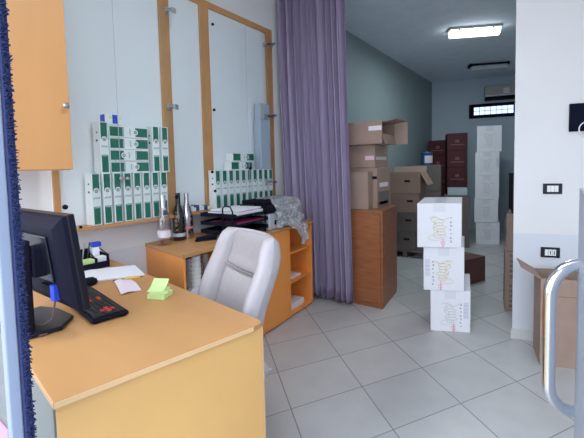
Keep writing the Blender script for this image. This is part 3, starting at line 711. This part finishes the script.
traysheet((-.14, -.15, .161), (.15, .16, .186), .0, paper, 'paper_stack', 'white paper pile filling the top letter tray')
traysheet((-.10, -.11, .1865), (.12, .17, .192), .12, redp, 'red_folder', 'red folder edge showing in the top letter tray', 'folder')
traysheet((-.13, -.14, .1925), (.135, .16, .202), .04, paper, 'paper_stack', 'loose white sheets over the red folder in the top letter tray')
traysheet((-.14, -.17, .0985), (.15, .17, .111), .0, mat('magenta_folder', (.5, .08, .22), .5), 'magenta_folder', 'magenta folder in the middle letter tray', 'folder')

# printer under a clear plastic bag
pc = (-2.06, 2.475)
prn = thing('printer', 'grey printer with a black lid beside the curtain', 'printer', (pc[0], pc[1], ZT), .04)
MB().box((-.14, -.20, 0), (.16, .20, .135), bev=.012).build('body', mat('printer_body', (.52, .54, .60), .4), prn)
MB().box((-.145, -.21, .1355), (.165, .21, .205), bev=.008).build('scanner_lid', black_gl, prn)
MB().box((-.135, -.195, .2055), (.14, .195, .238), bev=.010).build('document_cover', black, prn)
MB().box((.1605, -.13, .04), (.166, .13, .075), bev=.002).build('paper_slot', black, prn)
MB().box((.1655, .08, .14), (.178, .18, .185), bev=.004).build('control_panel', greyp, prn)
bag = MB(); rng = random.Random(11)
nu, nv = 40, 48; gr = []
pth_ = [Vector(p) for p in ((-.05, .243), (.15, .245), (.19, .17), (.20, .06), (.215, .014), (.236, .010), (.252, -.03), (.256, -.10), (.26, -.17))]
lens = [(b_-a_).length for a_, b_ in zip(pth_, pth_[1:])]
def along(L_):
    for a_, b_, l_ in zip(pth_, pth_[1:], lens):
        if L_ <= l_: return a_.lerp(b_, L_/l_)
        L_ -= l_
    return pth_[-1]
for i in range(nu+1):
    row = []
    for j in range(nv+1):
        s = i/nu; t_ = j/nv
        y = -.17+s*.40
        Lm = .44+.22*max(0, min(1, (s-.35)/.35))*(1-.35*max(0, s-.8)/.2)+.02*sin(s*21)
        p = along(t_*Lm); z = p.y; x = p.x
        if t_*Lm > .44: y += (.14-y)*.4*min(1, (t_*Lm-.44)/.2)
        k = .35 if t_*Lm < .2 else 1
        dx = k*abs(.020*sin(31*s+9*t_)+.018*sin(17*s-23*t_+1)+rng.uniform(-.006, .006)); dz = .009*abs(sin(25*s+19*t_))+.006*rng.random()
        drop = max(0, s-.92)/.08
        if t_*Lm < .43: z -= (z-.012)*.6*drop**1.3
        row.append(bag.bm.verts.new((x+dx, y, z+dz)))
    gr.append(row)
for i in range(nu):
    for j in range(nv): bag.bm.faces.new((gr[i][j], gr[i+1][j], gr[i+1][j+1], gr[i][j+1]))
bo = bag.build('plastic_bag', polybag, loc=(pc[0], pc[1], ZT), rz=.04, smooth=2); tag(bo, 'crumpled clear plastic bag draped over the printer and hanging off the cabinet', 'plastic bag')
sm = bo.modifiers.new('thick', 'SOLIDIFY'); sm.thickness = .0006

# ------------------------------------------------------------------ office chair
ch = thing('office_chair', 'pale grey leather office chair pushed up to the desk', 'chair', (-1.29, 1.02, 0), R(-18))
def bp(u, v):                       # back surface: u -1..1 across, v 0..1 up, faces -y
    z = .44+.56*v; y = .19+.03*math.sin(v*2.2)*0+.15*v+.05*(v-.45)**2*0
    y += -.035*sin(pi*min(1, v*1.3)); hw = .228+.02*sin(pi*v)-.035*max(0, v-.75)**1.5*4
    y -= .05*u*u
    return Vector((u*hw, y, z)), Vector((-.15*u, -1, .22)).normalized()
def seg(u0, u1, v0, v1, arc=0):
    def fn(a, b):
        u = u0+(u1-u0)*a; vv0 = v0+arc*((u*u)*1.0); return bp(u, vv0+(v1-vv0)*b)
    return fn
sh = MB(); 
def shell(a, b):
    p, n = bp(-1+2*a, b); return p-n*.004, -n
sh.puff(shell, 24, 24, .075, pw=3); sh.build('backrest_shell', leather, ch, smooth=True)
MB().puff(seg(-.74, .74, .66, .985, .07), 20, 20, .030).build('head_panel', leather_shade, ch, smooth=True)
def lowfn(a, b):
    u = -.70+1.40*a; top_ = .66+.07*u*u-.012; return bp(u*(1-.12*(1-b)), 0.0+(top_)*b)
MB().puff(lowfn, 20, 20, .034).build('lumbar_panel', leather_shade, ch, smooth=True)
for s in (-1, 1):
    def bf(a, b, s=s):
        inner = .70; u = (inner+(1.04-inner)*a); p, n = bp(s*u, b*1.0); return p, (n+Vector((.25*s*(a-.3), 0, 0))).normalized()
    MB().puff(bf, 12, 24, .062, pw=2.4).build('side_bolster', leather, ch, smooth=True)
pth = [bp(-.72+1.44*k/16, .66+.07*(-.72+1.44*k/16)**2-.006) for k in range(17)]
MB().tube([p+n*.016 for p, n in pth], .0032, 8).build('seam', seam_m, ch, smooth=True)
def sf(a, b):
    u = -1+2*a; y = .24-.52*b; return Vector((u*(.255-.02*b), y, .455-.03*max(0, b-.8)*3)), Vector((0, 0, 1))
MB().puff(sf, 20, 20, .065, pw=5).build('seat', leather, ch, smooth=True)
MB().box((-.24, -.25, .40), (.24, .235, .449), bev=.02).build('seat_pan', leather, ch)
MB().box((-.10, -.12, .36), (.10, .12, .399), bev=.01).build('mechanism', black, ch)
MB().box((-.04, .12, .365), (.04, .255, .392), bev=.006).build('back_bracket', black, ch)
MB().lathe([(.028, .11), (.028, .24), (.02, .241), (.02, .3595)], (0, 0, 0), 16).build('gas_column', black, ch, smooth=True)
for k in range(5):
    a = k*2*pi/5+R(-90+36+140); c_, s2 = cos(a), sin(a)
    MB().tube([(.02*c_, .02*s2, .10), (.16*c_, .16*s2, .095), (.30*c_, .30*s2, .075)], [.024, .02, .014], 8).build('base_arm', black, ch, smooth=True)
    cs = MB()
    for sgn in (-1, 1): cs.lathe([(.006, -.009), (.026, -.008), (.029, 0), (.026, .008), (.006, .009)], (0, sgn*.013, 0), 16, axis='Y')
    cs.box((-.012, -.004, .0), (.012, .004, .05)); bmesh.ops.transform(cs.bm, matrix=Matrix.Translation((.30*c_, .30*s2, .0295)) @ Matrix.Rotation(a+.5, 4, 'Z'), verts=cs.bm.verts[:])
    cs.build('caster', black, ch, smooth=True)

# ------------------------------------------------------------------ curtain
cx0, cx1 = -2.30, -1.555; Yc = 3.030
cur = thing('curtain', 'long purple curtain gathered at the left of the store opening', 'curtain', (-1.9, Yc, 0))
n_s, n_z = 220, 26; fr_, bk_ = [], []
cb_ = MB()
rng = random.Random(9); ph = [rng.uniform(0, 6.28) for _ in range(6)]
for j in range(n_z+1):
    z = .05+(3.06-.05)*j/n_z; kk = j/n_z
    r1, r2 = [], []
    for i in range(n_s+1):
        s = i/n_s
        xl = cx0+(1-kk)**1.5*.10; xr = cx1+.02-.055*kk
        g = s+.018*sin(2*pi*s*2+1)+.012*sin(2*pi*s*3.3+kk*1.5)
        x = xl+(xr-xl)*s
        am = .062*(.82+.2*sin(s*9+1)); th_ = 2*pi*10*g+.4*sin(kk*3+s*5); y = Yc-am*(2*abs(sin(th_/2))**.8-1); x += .012*sin(th_)+.005*sin(2*pi*21*g+kk*2+ph[0])
        y -= .00
        r1.append((x, y, z)); r2.append((x, y+.003, z))
    fr_.append(r1); bk_.append(r2)
V1 = [[cb_.bm.verts.new(p) for p in r] for r in fr_]; V2 = [[cb_.bm.verts.new(p) for p in r] for r in bk_]
for j in range(n_z):
    for i in range(n_s):
        cb_.bm.faces.new((V1[j][i], V1[j][i+1], V1[j+1][i+1], V1[j+1][i])); cb_.bm.faces.new((V2[j][i], V2[j+1][i], V2[j+1][i+1], V2[j][i+1]))
    for i in (0, n_s): cb_.bm.faces.new((V1[j][i], V1[j+1][i], V2[j+1][i], V2[j][i]))
for i in range(n_s):
    for j in (0, n_z): cb_.bm.faces.new((V1[j][i], V2[j][i], V2[j][i+1], V1[j][i+1]))
cb_.build('fabric', curtain_m, cur, world=True, smooth=2)
MB().tube([(XW, Yc+.001, 3.085), (1.75, Yc+.001, 3.085)], .0125, 12).build('rail', steel, cur, world=True)

# ------------------------------------------------------------------ wooden chest behind the curtain and its boxes
cz = pl(381, 211, (-1.27, 3.12), (-1.58, 3.10)).z
c0 = Vector((-1.275, 3.125)); cs_ = thing('wooden_chest', 'brown wooden chest with a sliding front behind the curtain', 'chest', (-1.6, 3.4, 0))
cf = [Vector((-1.94, 3.135)), Vector((-1.28, 3.125)), Vector((-1.345, 3.66)), Vector((-1.99, 3.66))]
def shr(k): c = sum(cf, Vector((0, 0)))/4; return [c+(p-c)*k for p in cf]
MB().prism(shr(.985), 0, .04).build('plinth', cherry, cs_, world=True)
MB().prism(cf, .04, cz-.03, bev=.003).build('body', cherry, cs_, world=True)
MB().prism(shr(1.01), cz-.0295, cz, bev=.003).build('lid', cherry_top, cs_, world=True)
MB().box((-1.93, 3.108, .05), (-1.30, 3.124, cz-.035), bev=.002).build('front_panel', cherry, cs_, world=True)

def obox(name, p, w, d, h, rz, m, label, group=None, cat='box', tape=None, tm=None, holes=None, z=0, open_=False, flaps=(), skew=0):
    """carton: local x across the front, front at y=0, depth +y; p = front left bottom corner (plan)"""
    t = thing(name, label, cat, (p[0], p[1], z), rz, group)
    if not open_:
        MB().box((0, 0, 0), (w, d, h), bev=.004).build('body', m, t)
        MB().box((.004, d/2-.025, h-.0005), (w-.004, d/2+.025, h+.0008)).build('tape', tape_m, t) if tape else None
        MB().box((0.006, d/2-.0012, h-.0005), (w-.006, d/2+.0012, h+.0012)).build('lid_seam', brown_dark, t) if not tape else None
    else:
        b = MB(); th = .005
        b.box((0, 0, 0), (w, d, th)); b.box((0, 0, th), (w, th, h)); b.box((0, d-th, th), (w, d, h)); b.box((0, th, th), (th, d-th, h)); b.box((w-th, th, th), (w, d-th, h)); b.build('body', [m, brown_dark], t)
        for side, ang_, ln in flaps:
            f = MB()
            if side == 'front': f.box((.002, -.004, 0), (w-.002, 0, ln), rx=ang_, piv=(w/2, 0, 0))
            if side == 'back': f.box((.002, 0, 0), (w-.002, .004, ln), rx=-ang_, piv=(w/2, 0, 0))
            if side == 'right': f.box((0, .002, 0), (.004, d-.002, ln), ry=ang_, piv=(0, d/2, 0))
            if side == 'left': f.box((-.004, .002, 0), (0, d-.002, ln), ry=-ang_, piv=(0, d/2, 0))
            off_ = {'front': (0, 0, h), 'back': (0, d, h), 'right': (w, 0, h), 'left': (0, 0, h)}[side]
            bmesh.ops.translate(f.bm, vec=off_, verts=f.bm.verts[:]); f.build('flap', m, t)
    if holes:
        for (x, zz) in holes: MB().box((x-.04, -.0015, zz-.014), (x+.04, .002, zz+.014), bev=.001).build('hand_hole', black, t)
    if tm:
        for (x0, x1, z0, z1, face, mm) in tm:
            if face == 'f': MB().box((x0, -.0012, z0), (x1, .0005, z1)).build('label', mm, t)
            else: MB().box((w-.0005, x0, z0), (w+.0012, x1, z1)).build('label', mm, t)
    lean(t, skew)
    return t
def lean(t, k):                      # slightly racked carton: sides not quite square to the front
    for o in t.children if k else ():
        for v in o.data.vertices: v.co.x += k*v.co.y
# stack on the chest (front faces -y)
G_ = 'cardboard boxes stacked on the wooden chest'
z1 = cz+.001
P381 = lambda px: pl(px, 190, (-1.5, 3.30), (-1.2, 3.30))
def zat(py, Y, px=370): return pl(px, py, (-1.5, Y), (-1.2, Y)).z
x368 = pl(368, 190, (-2, 3.16), (-1, 3.16)).x; x377 = pl(377, 190, (-2, 3.27), (-1, 3.27)).x
hsm = zat(172, 3.16)-z1
obox('cardboard_box', (x368-.27, 3.16), .27, .10, hsm, 0, brown_card, 'small open brown box at the front of the chest against the stack', G_, z=z1, open_=True, flaps=())
zA = zat(167.5, 3.27)
obox('cardboard_box', (x377-.46, 3.27), .46, .34, zA-z1, 0, brown_card, 'large brown box at the bottom of the stack on the wooden chest', G_, z=z1, tm=[(.02, .30, (zA-z1)*.02, (zA-z1)*.40, 'r', greybrown), (.06, .27, .20, .24, 'r', tapew), (.06, .27, .03, .06, 'r', tape_m)], holes=[(.42, (zA-z1)*.75)])
zB = zat(144.5, 3.28)
xb = pl(375, 160, (-2, 3.28), (-1, 3.28)).x
obox('cardboard_box', (xb-.46, 3.28), .46, .32, zB-zA-.002, 0, brown_card, 'brown box with a pink label in the middle of the stack on the chest', G_, z=zA+.001, tm=[(.36, .45, .07, .11, 'f', labelpink), (.02, .28, .07, .10, 'r', tape_m)])
zT2 = zat(121, 3.20); xb = pl(382, 130, (-2, 3.20), (-1, 3.20)).x
tb = thing('cardboard_box', 'open brown box lying on its side on top of the stack on the chest', 'box', (xb-.46, 3.20, zB), 0, G_)
bw_, bd_, bh_ = .46, .34, zT2-zB-.002
m_ = MB(); m_.box((0, 0, 0), (bw_, bd_, .006)); m_.box((0, 0, bh_-.006), (bw_, bd_, bh_)); m_.box((0, 0, .0061), (bw_, .006, bh_-.0061)); m_.box((0, bd_-.006, .0061), (bw_, bd_, bh_-.0061)); m_.box((0, .0061, .0061), (.006, bd_-.0061, bh_-.0061)); m_.build('body', brown_card, tb)
MB().box((0, -.005, 0), (.12, 0, bh_), rz=R(20), piv=(0, 0, 0)).build('flap', brown_card, tb).location = (bw_, bd_-.03, 0)
MB().box((0, .01, -.005), (.10, bd_-.06, 0), ry=R(75), piv=(0, 0, 0)).build('flap', brown_card, tb).location = (bw_+.001, 0, .09)
MB().box((0, .01, -.005), (.13, bd_-.05, 0), ry=R(-8), piv=(0, 0, 0)).build('flap', brown_card, tb).location = (bw_+.001, 0, bh_-.012)
MB().box((bw_-.13, -.0015, bh_*.58), (bw_-.005, .0005, bh_*.78)).build('label', tapew, tb)

# boxes further in on the left, on a pallet
pal = thing('pallet', 'low dark wooden pallet under the boxes beyond the chest', 'pallet', (-2.06, 5.06, 0), R(6))
for k in range(5): MB().box((-.02, .02+k*.13, .08), (.62, .12+k*.13, .10), bev=.002).build('slat', greybrown, pal)
for x in (0, .27, .54): MB().box((x, .02, 0), (x+.06, .64, .0795), bev=.002).build('bearer', greybrown, pal)
SG = 'brown boxes stacked on the pallet beyond the chest'
nms = ['bottom', 'second lowest', 'second from top', 'topmost']
hh = [.27, .27, .27, .29]; zz = .101
for k in range(4):
    wd = .40+.02*k
    lab = f'{nms[k]} brown box of the pallet stack beyond the chest'
    if k < 3: obox('cardboard_box', (-2.03+.01*k, 5.09), wd, .46, hh[k]-.002, R(6), brown_card if k > 1 else greybrown, lab, SG, z=zz, holes=[(wd*.72, .16)])
    else: obox('cardboard_box', (-2.03, 5.08), wd+.02, .46, hh[k]-.002, R(6), brown_card, lab+', open with raised flaps', SG, z=zz, open_=True, flaps=(('right', R(150), .20), ('back', R(30), .10)), holes=[(wd*.66, .17)])
    zz += hh[k]

# grey-brown boxes with a paint can on top
gp = (-2.0, 6.10); gz = [0, .44, .88]
for k in range(3): obox('cardboard_box', (gp[0]+.0, gp[1]), .46, .42, .435 if k < 2 else .42, R(12), greybrown, ['bottom', 'middle', 'top'][k]+' grey brown box of the stack under the paint can', 'grey brown boxes under the paint can', z=gz[k]+.0, tape=True)
can_c = pl(425.5, 158, (-1.9, 6.2), (-1.4, 6.42)); zc = .88+.4215
can = thing('paint_can', 'blue and white paint can on the grey brown boxes at the back', 'paint can', (-1.80, 6.30, zc))
MB().lathe([(.088, 0), (.092, .004), (.092, .19), (.095, .195), (.095, .203), (.08, .204)], (0, 0, 0), 28).build('can_body', mat('can_blue', (.03, .10, .30), .35), can, smooth=True)
lb = MB(); 
for k in range(7):
    a = R(-95+k*13); a2 = R(-95+(k+1)*13); lb.loft([[(r*cos(t_), r*sin(t_), z) for r, z in ((.0922, .03), (.0935, .03), (.0935, .15), (.0922, .15))] for t_ in (a, a2)])
lb.build('label_wrap', tapew, can)
MB().lathe([(.07, .204), (.078, .2045), (.078, .21), (.07, .211)], (0, 0, 0), 24).build('lid', steel, can, smooth=True)

# dark red cartons at the back wall
redprint = mat('dull_pink_print', (.26, .11, .11), .6)
def redstack(p, rz, n, h, w, d, labels, grp):
    for k in range(n):
        t = thing('dark_red_carton', labels[k], 'carton', (p[0], p[1], k*h), rz, grp)
        MB().box((0, 0, 0), (w, d, h-.003), bev=.004).build('body', darkred, t)
        MB().box((.05, -.0012, h*.30), (w-.05, .0005, h*.36)).build('print_line', redprint, t)
        MB().box((w*.4, -.0012, h*.45), (w*.6, .0005, h*.62), rx=0).build('crest', redprint, t)
ORL = ['bottom', 'second lowest', 'third from the floor', 'fourth from the floor', 'second from top', 'topmost']
redstack((-1.665, 7.10), R(20), 6, .31, .335, .30, [f'{x} dark red carton of the taller stack at the back wall' for x in ORL], 'dark red cartons, taller stack')
redstack((-2.09, 7.44), R(0), 6, .295, .345, .34, [f'{x} dark red carton of the shorter stack in the back corner' for x in ORL], 'dark red cartons, shorter stack')
t = obox('pale_box', (-1.43, 6.12), .28, .24, .11, R(14), palebox, 'pale blue grey carton resting in front of the dark red stack', z=.82)
obox('cardboard_box', (-1.47, 6.08), .36, .34, .405, R(14), greybrown, 'lower dark box under the pale carton before the red stack', z=0, group='dark boxes under the pale carton')
obox('cardboard_box', (-1.47, 6.08), .36, .34, .41, R(14), greybrown, 'upper dark box directly under the pale carton before the red stack', z=.407, group='dark boxes under the pale carton')

# ------------------------------------------------------------------ white wine cartons
def scribble(seed, x0, z0, length, amp, n=7):
    rg = random.Random(seed); pts = []
    for k in range(n*14):
        a = k/14*2*pi; s = k/(n*14)
        am = amp*(.5+.7*abs(sin(s*7+seed)))
        pts.append((x0+am*sin(a)+.2*amp*sin(s*5), z0+length*s+amp*.45*cos(a)))
    return pts
def wine_carton(name, p, w, d, h, rz, label, group, z, mirror=False, gm=goldp, seed=1, rm=redp, lm=dark_print, bars=True, skew=.25):
    t = thing(name, label, 'carton', (p[0], p[1], z), rz, group)
    MB().box((0, 0, 0), (w, d, h-.002), bev=.004).build('body', white_card, t)
    MB().box((w*.36, .002, h-.0025), (w*.64, d-.002, h-.0012)).build('tape', mat('carton_tape', (.73, .73, .77), .35) if 'carton_tape' not in bpy.data.materials else bpy.data.materials['carton_tape'], t)
    MB().box((w*.36, -.001, h*.80), (w*.64, .0006, h-.004)).build('tape', bpy.data.materials['carton_tape'], t)
    o = Vector((0, -.0003, 0)); ux, uz, nn = Vector((1, 0, 0)), Vector((0, 0, 1)), Vector((0, -1, 0))
    mx = (lambda x: w-x) if mirror else (lambda x: x)
    s = MB(); pts = [(mx(a), b) for a, b in scribble(seed, w*.50, h*.24, h*.40, w*.13, 6)]
    s.ribbon(pts, .0045, o, ux, uz, nn); s.ribbon([(mx(w*.28+w*.45*k/10), h*.66+.012*sin(k*.7)) for k in range(11)], .005, o, ux, uz, nn)
    s.ribbon([(mx(w*(.42+.16*sin(k*.42))), h*(.22-.09*cos(k*.42)*0+.06*cos(k*.42))) for k in range(16)], .003, o, ux, uz, nn); s.build('script_print', gm, t)
    if rm:
        for zz_ in (.10, .90):
            s = MB(); x = mx(w*.58)
            s.ribbon([(x-.012, h*zz_-.012), (x+.012, h*zz_-.012), (x+.012, h*zz_+.012), (x-.012, h*zz_+.012), (x-.012, h*zz_-.006)], .004, o, ux, uz, nn)
            for q_ in (-1, 1): s.ribbon([(x-.004, h*zz_+q_*.026), (x+.012, h*zz_+q_*.026+.004), (x, h*zz_+q_*.026-.006), (x+.002, h*zz_)], .004, o, ux, uz, nn)
            s.build('red_mark', rm, t)
    far_ = MB()
    for k in range(7):
        s = far_ if rm is None else MB()
        x = mx(w*.76); zc_ = h*(.14+.088*k)
        pa = [[(-.004, -.005), (.004, -.005), (0, .005), (-.004, -.005)], [(-.004, .004), (.004, .004), (.004, -.004), (-.003, -.004)], [(-.004, -.004), (-.004, .004), (.004, 0), (-.004, -.001)], [(-.004, 0), (.004, 0), (.004, .004)]][(k*3+seed) % 4]
        s.ribbon([(x+a*1.3, zc_+b*1.3) for a, b in pa], .0034, o, ux, uz, nn)
        if rm: s.build('printed_letter', lm, t)
    if rm is None: far_.build('printed_letters', lm, t)
    if bars:
        s = MB(); x0 = .012 if not mirror else w-.045
        if seed == 2: x0 = .012
        if seed == 3: x0 = w-.05
        for k in range(14):
            z_ = h*.34+k*h*.40/14; s.ribbon([(x0, z_), (x0+.036, z_)], .003+.003*((k*7) % 3)/2, o, ux, uz, nn)
        s.build('barcode', greyp, t)
    lean(t, skew)
    return t
WG = 'white wine cartons stacked in the store opening'
bl, brt = fl(430.5, 330.5, 0), fl(468.5, 330.5, 0); wv = (brt-bl).to_2d(); wa = R(25); ww = wv.length
ha = pl(430, 289.8, bl, brt).z
c2 = pl(423.5, 289, bl, brt); c3 = pl(416.8, 246.5, bl, brt); hb = pl(424, 246.8, bl, brt).z; hc = pl(416.2, 203, bl, brt).z
wd_ = .50
wine_carton('wine_carton', bl, ww, wd_, ha, wa, 'bottom white wine carton of the three in the opening', WG, 0, seed=3, gm=winkp)
wine_carton('wine_carton', c2, ww+.005, wd_, hb-ha, wa, 'middle white wine carton of the three in the opening', WG, ha, mirror=True, seed=2)
cw3 = (pl(459, 245.5, bl, brt)-c3).to_2d().length
wine_carton('wine_carton', c3.to_2d()-Vector((-wv.y, wv.x)).normalized()*.012, cw3, wd_+.06, hc-hb, wa, 'top white wine carton of the three in the opening', WG, hb, seed=1, bars=False)
# far stack
FG = 'white wine cartons stacked at the back'
fl0, fl1 = fl(476, 244, 0), fl(497, 243.5, 0); fv = (fl1-fl0).to_2d(); fa = R(22); fw = fv.length
zs = [0] + [pl(486, y, fl0, fl1).z for y in (222, 199, 175.3, 152, 126)]
xs0 = [476, 474.3, 475, 475, 476.5]
for k in range(5):
    p = pl(xs0[k], 200, fl0, fl1)
    wine_carton('wine_carton', p, fw*(1.02 if k < 4 else 1.05), .36, zs[k+1]-zs[k], fa, ['bottom', 'second lowest', 'middle', 'second from top', 'topmost'][k]+' white carton of the five at the back', FG, zs[k], mirror=bool(k % 2), seed=k+4, gm=winkp, rm=None, lm=greyp, bars=(k == 3))
# maroon carton on floor behind the white stack
m0, m1 = fl(468.5, 285, 0), fl(485.3, 280.5, 0); mv = (m1-m0).to_2d().normalized(); mh = pl(476, 258, m0, m1).z
mb = m0.to_2d()-mv*.06; ml_ = (m1.to_2d()-mb).length; mn = Vector((-mv.y, mv.x))
mt = thing('maroon_carton', 'maroon carton on the floor behind the near white stack', 'carton', (mb.x, mb.y, 0))
MB().prism([mb, mb+mv*ml_, mb+mv*ml_+mn*.34, mb+mn*.34], 0, mh, bev=.004).build('body', maroon, mt, world=True)
MB().prism([mb+mv*.004+mn*.15, mb+mv*(ml_-.004)+mn*.15, mb+mv*(ml_-.004)+mn*.19, mb+mv*.004+mn*.19], mh-.0005, mh+.001).build('tape', greybrown, mt, world=True)

# printed cartons behind the partition edge
PG = 'printed brown cartons behind the partition wall edge'
r0 = fl(504.3, 310.5, 0); hA = .265
rp_ = [pl(504.3, 280, r0, r0+Vector((1, .15, 0)))]
for k in range(2):
    t = obox('printed_carton', (r0.x+.002*k, r0.y), .42, .30, hA-.002, R(8), brown_card, ['lower', 'upper'][k]+' printed brown carton at the left edge of the white partition wall', PG, z=hA*k, tape=True)
    s = MB(); o_ = Vector((0, -.0004, 0)); rg = random.Random(k)
    for q_ in range(5):
        zz_ = .04+q_*.045; s.ribbon([(.035, zz_), (.06, zz_+.01*rg.uniform(-1, 1)), (.05, zz_+.018), (.035, zz_+.012)], .007, o_, Vector((1, 0, 0)), Vector((0, 0, 1)), Vector((0, -1, 0)))
    s.build('black_print', dark_print, t)
obox('cardboard_box', (r0.x+.008, r0.y+.02), .34, .24, .25, R(8), brown_card, 'open brown carton with a spread flap on the two printed cartons', z=hA*2, open_=True, flaps=(('front', R(-8), .08), ('left', R(-20), .10)))

# dark cabinet at the back right
dcp = pl(503, 175, (-.8, 7.3), (0, 7.5))
dc = thing('dark_cabinet', 'low dark cabinet behind the far white cartons', 'cabinet', (-.66, 7.35, 0), R(14))
MB().box((0, 0, .06), (.8, .38, 1.1), bev=.004).build('body', darkcab, dc); MB().box((.03, .03, 0), (.77, .36, .0595)).build('plinth', black, dc); MB().box((-.01, -.02, 1.1005), (.81, .385, 1.12), bev=.003).build('cabinet_top', darkcab, dc)
for x in (.01, .405):
    d = MB().box((x, -.018, .08), (x+.385, -.0005, 1.09), bev=.003).build('door', darkcab, dc); MB().tube([(x+(.35 if x < .1 else .035), -.03, .6), (x+(.35 if x < .1 else .035), -.03, .75)], .006, 8).build('handle', steel, d)
bt = fl(510, 172, 1.12)
q_ = Matrix.Translation(dc.location) @ Matrix.Rotation(R(14), 4, 'Z') @ Vector((.16, .16, 1.121))
o = MB().lathe([(.03, 0), (.055, .005), (.055, .16), (.03, .2), (.02, .24)], (0, 0, 0), 18).build('dark_jar', black, loc=q_, smooth=True); tag(o, 'dark bottle shape standing on the low dark cabinet at the back', 'bottle')

# ------------------------------------------------------------------ partition wall fittings
def onj(px, py): return pl(px, py, JA, JB)
ja = math.atan2(JD.y, JD.x)
def plate(px, py, label, name, keys, cat):
    p = onj(px, py); t = thing(name, label, cat, (p.x, p.y, p.z), ja)
    MB().box((-.058, -.009, -.037), (.058, -.0005, .037), bev=.006).build('cover_plate', black_gl, t)
    n = len(keys)
    for i in range(3):
        x = -.034+.023*i
        k = MB().box((x, -.013, -.022), (x+.0215, -.0092, .022), bev=.002).build('rocker' if cat == 'switch' else 'socket_module', cwhite, t)
        if cat != 'switch' and i:
            MB().box((x+.008, -.0135, -.014), (x+.0135, -.0128, .014)).build('slots', dark_print, k)
    return t
plate(552.3, 188.7, 'black framed light switch with white rockers on the partition wall', 'light_switch', [1, 1, 1], 'switch')
plate(550, 252.3, 'black framed power socket lower on the partition wall', 'power_socket', [1, 1, 1], 'socket')
s0, s1 = onj(569, 105), onj(600, 105); sz0, sz1 = onj(572, 131.7).z, onj(572, 104).z
sg = thing('wall_sign', 'black rectangular sign on the partition wall at the right edge', 'sign', (s0.x, s0.y, sz0), ja)
sw = (s1-s0).to_2d().length
MB().box((0, -.02, 0), (sw, -.0005, sz1-sz0), bev=.003).build('board', mat('sign_black', (.005, .007, .020), .7, spec=.08), sg)
rg_ = MB(); cx_ = (onj(586.5, 131)-s0).to_2d().length
rg_.tube([(cx_+.05*cos(a), -.0225, .012+.05*sin(a)) for a in [i*2*pi/24 for i in range(25)]], .004, 8); rg_.build('white_ring', cwhite, sg)

# open carton at the right
oc0, oc1 = fl(539.5, 365, 0), fl(578, 367.5, 0); ov = (oc1-oc0).to_2d(); oa_ = R(19)
oh = pl(541, 278.5, oc0, oc1).z
oc = obox('open_carton', oc0, .46, .26, oh, oa_, brown_card, 'open brown carton with spread flaps below the power socket', open_=True, flaps=(('left', R(58), .13), ('right', R(70), .12)), cat='box', skew=.15)
MB().box((.003, -.0012, oh*.80), (.457, .0005, oh*.81)).build('crease', brown_dark, oc)

# ------------------------------------------------------------------ light
w = bpy.data.worlds.new('world'); SC.world = w; w.use_nodes = True; nt = w.node_tree
bgk = nt.nodes['Background']; bgk.inputs['Color'].default_value = (.80, .88, 1, 1); bgk.inputs['Strength'].default_value = 3.6
SC.view_settings.view_transform = 'Standard'; SC.view_settings.look = 'None'; SC.view_settings.gamma = 1; SC.view_settings.use_curve_mapping = False
SC.view_settings.exposure = .16
SC.cycles.max_bounces = 12; SC.cycles.diffuse_bounces = 6; SC.cycles.transparent_max_bounces = 16
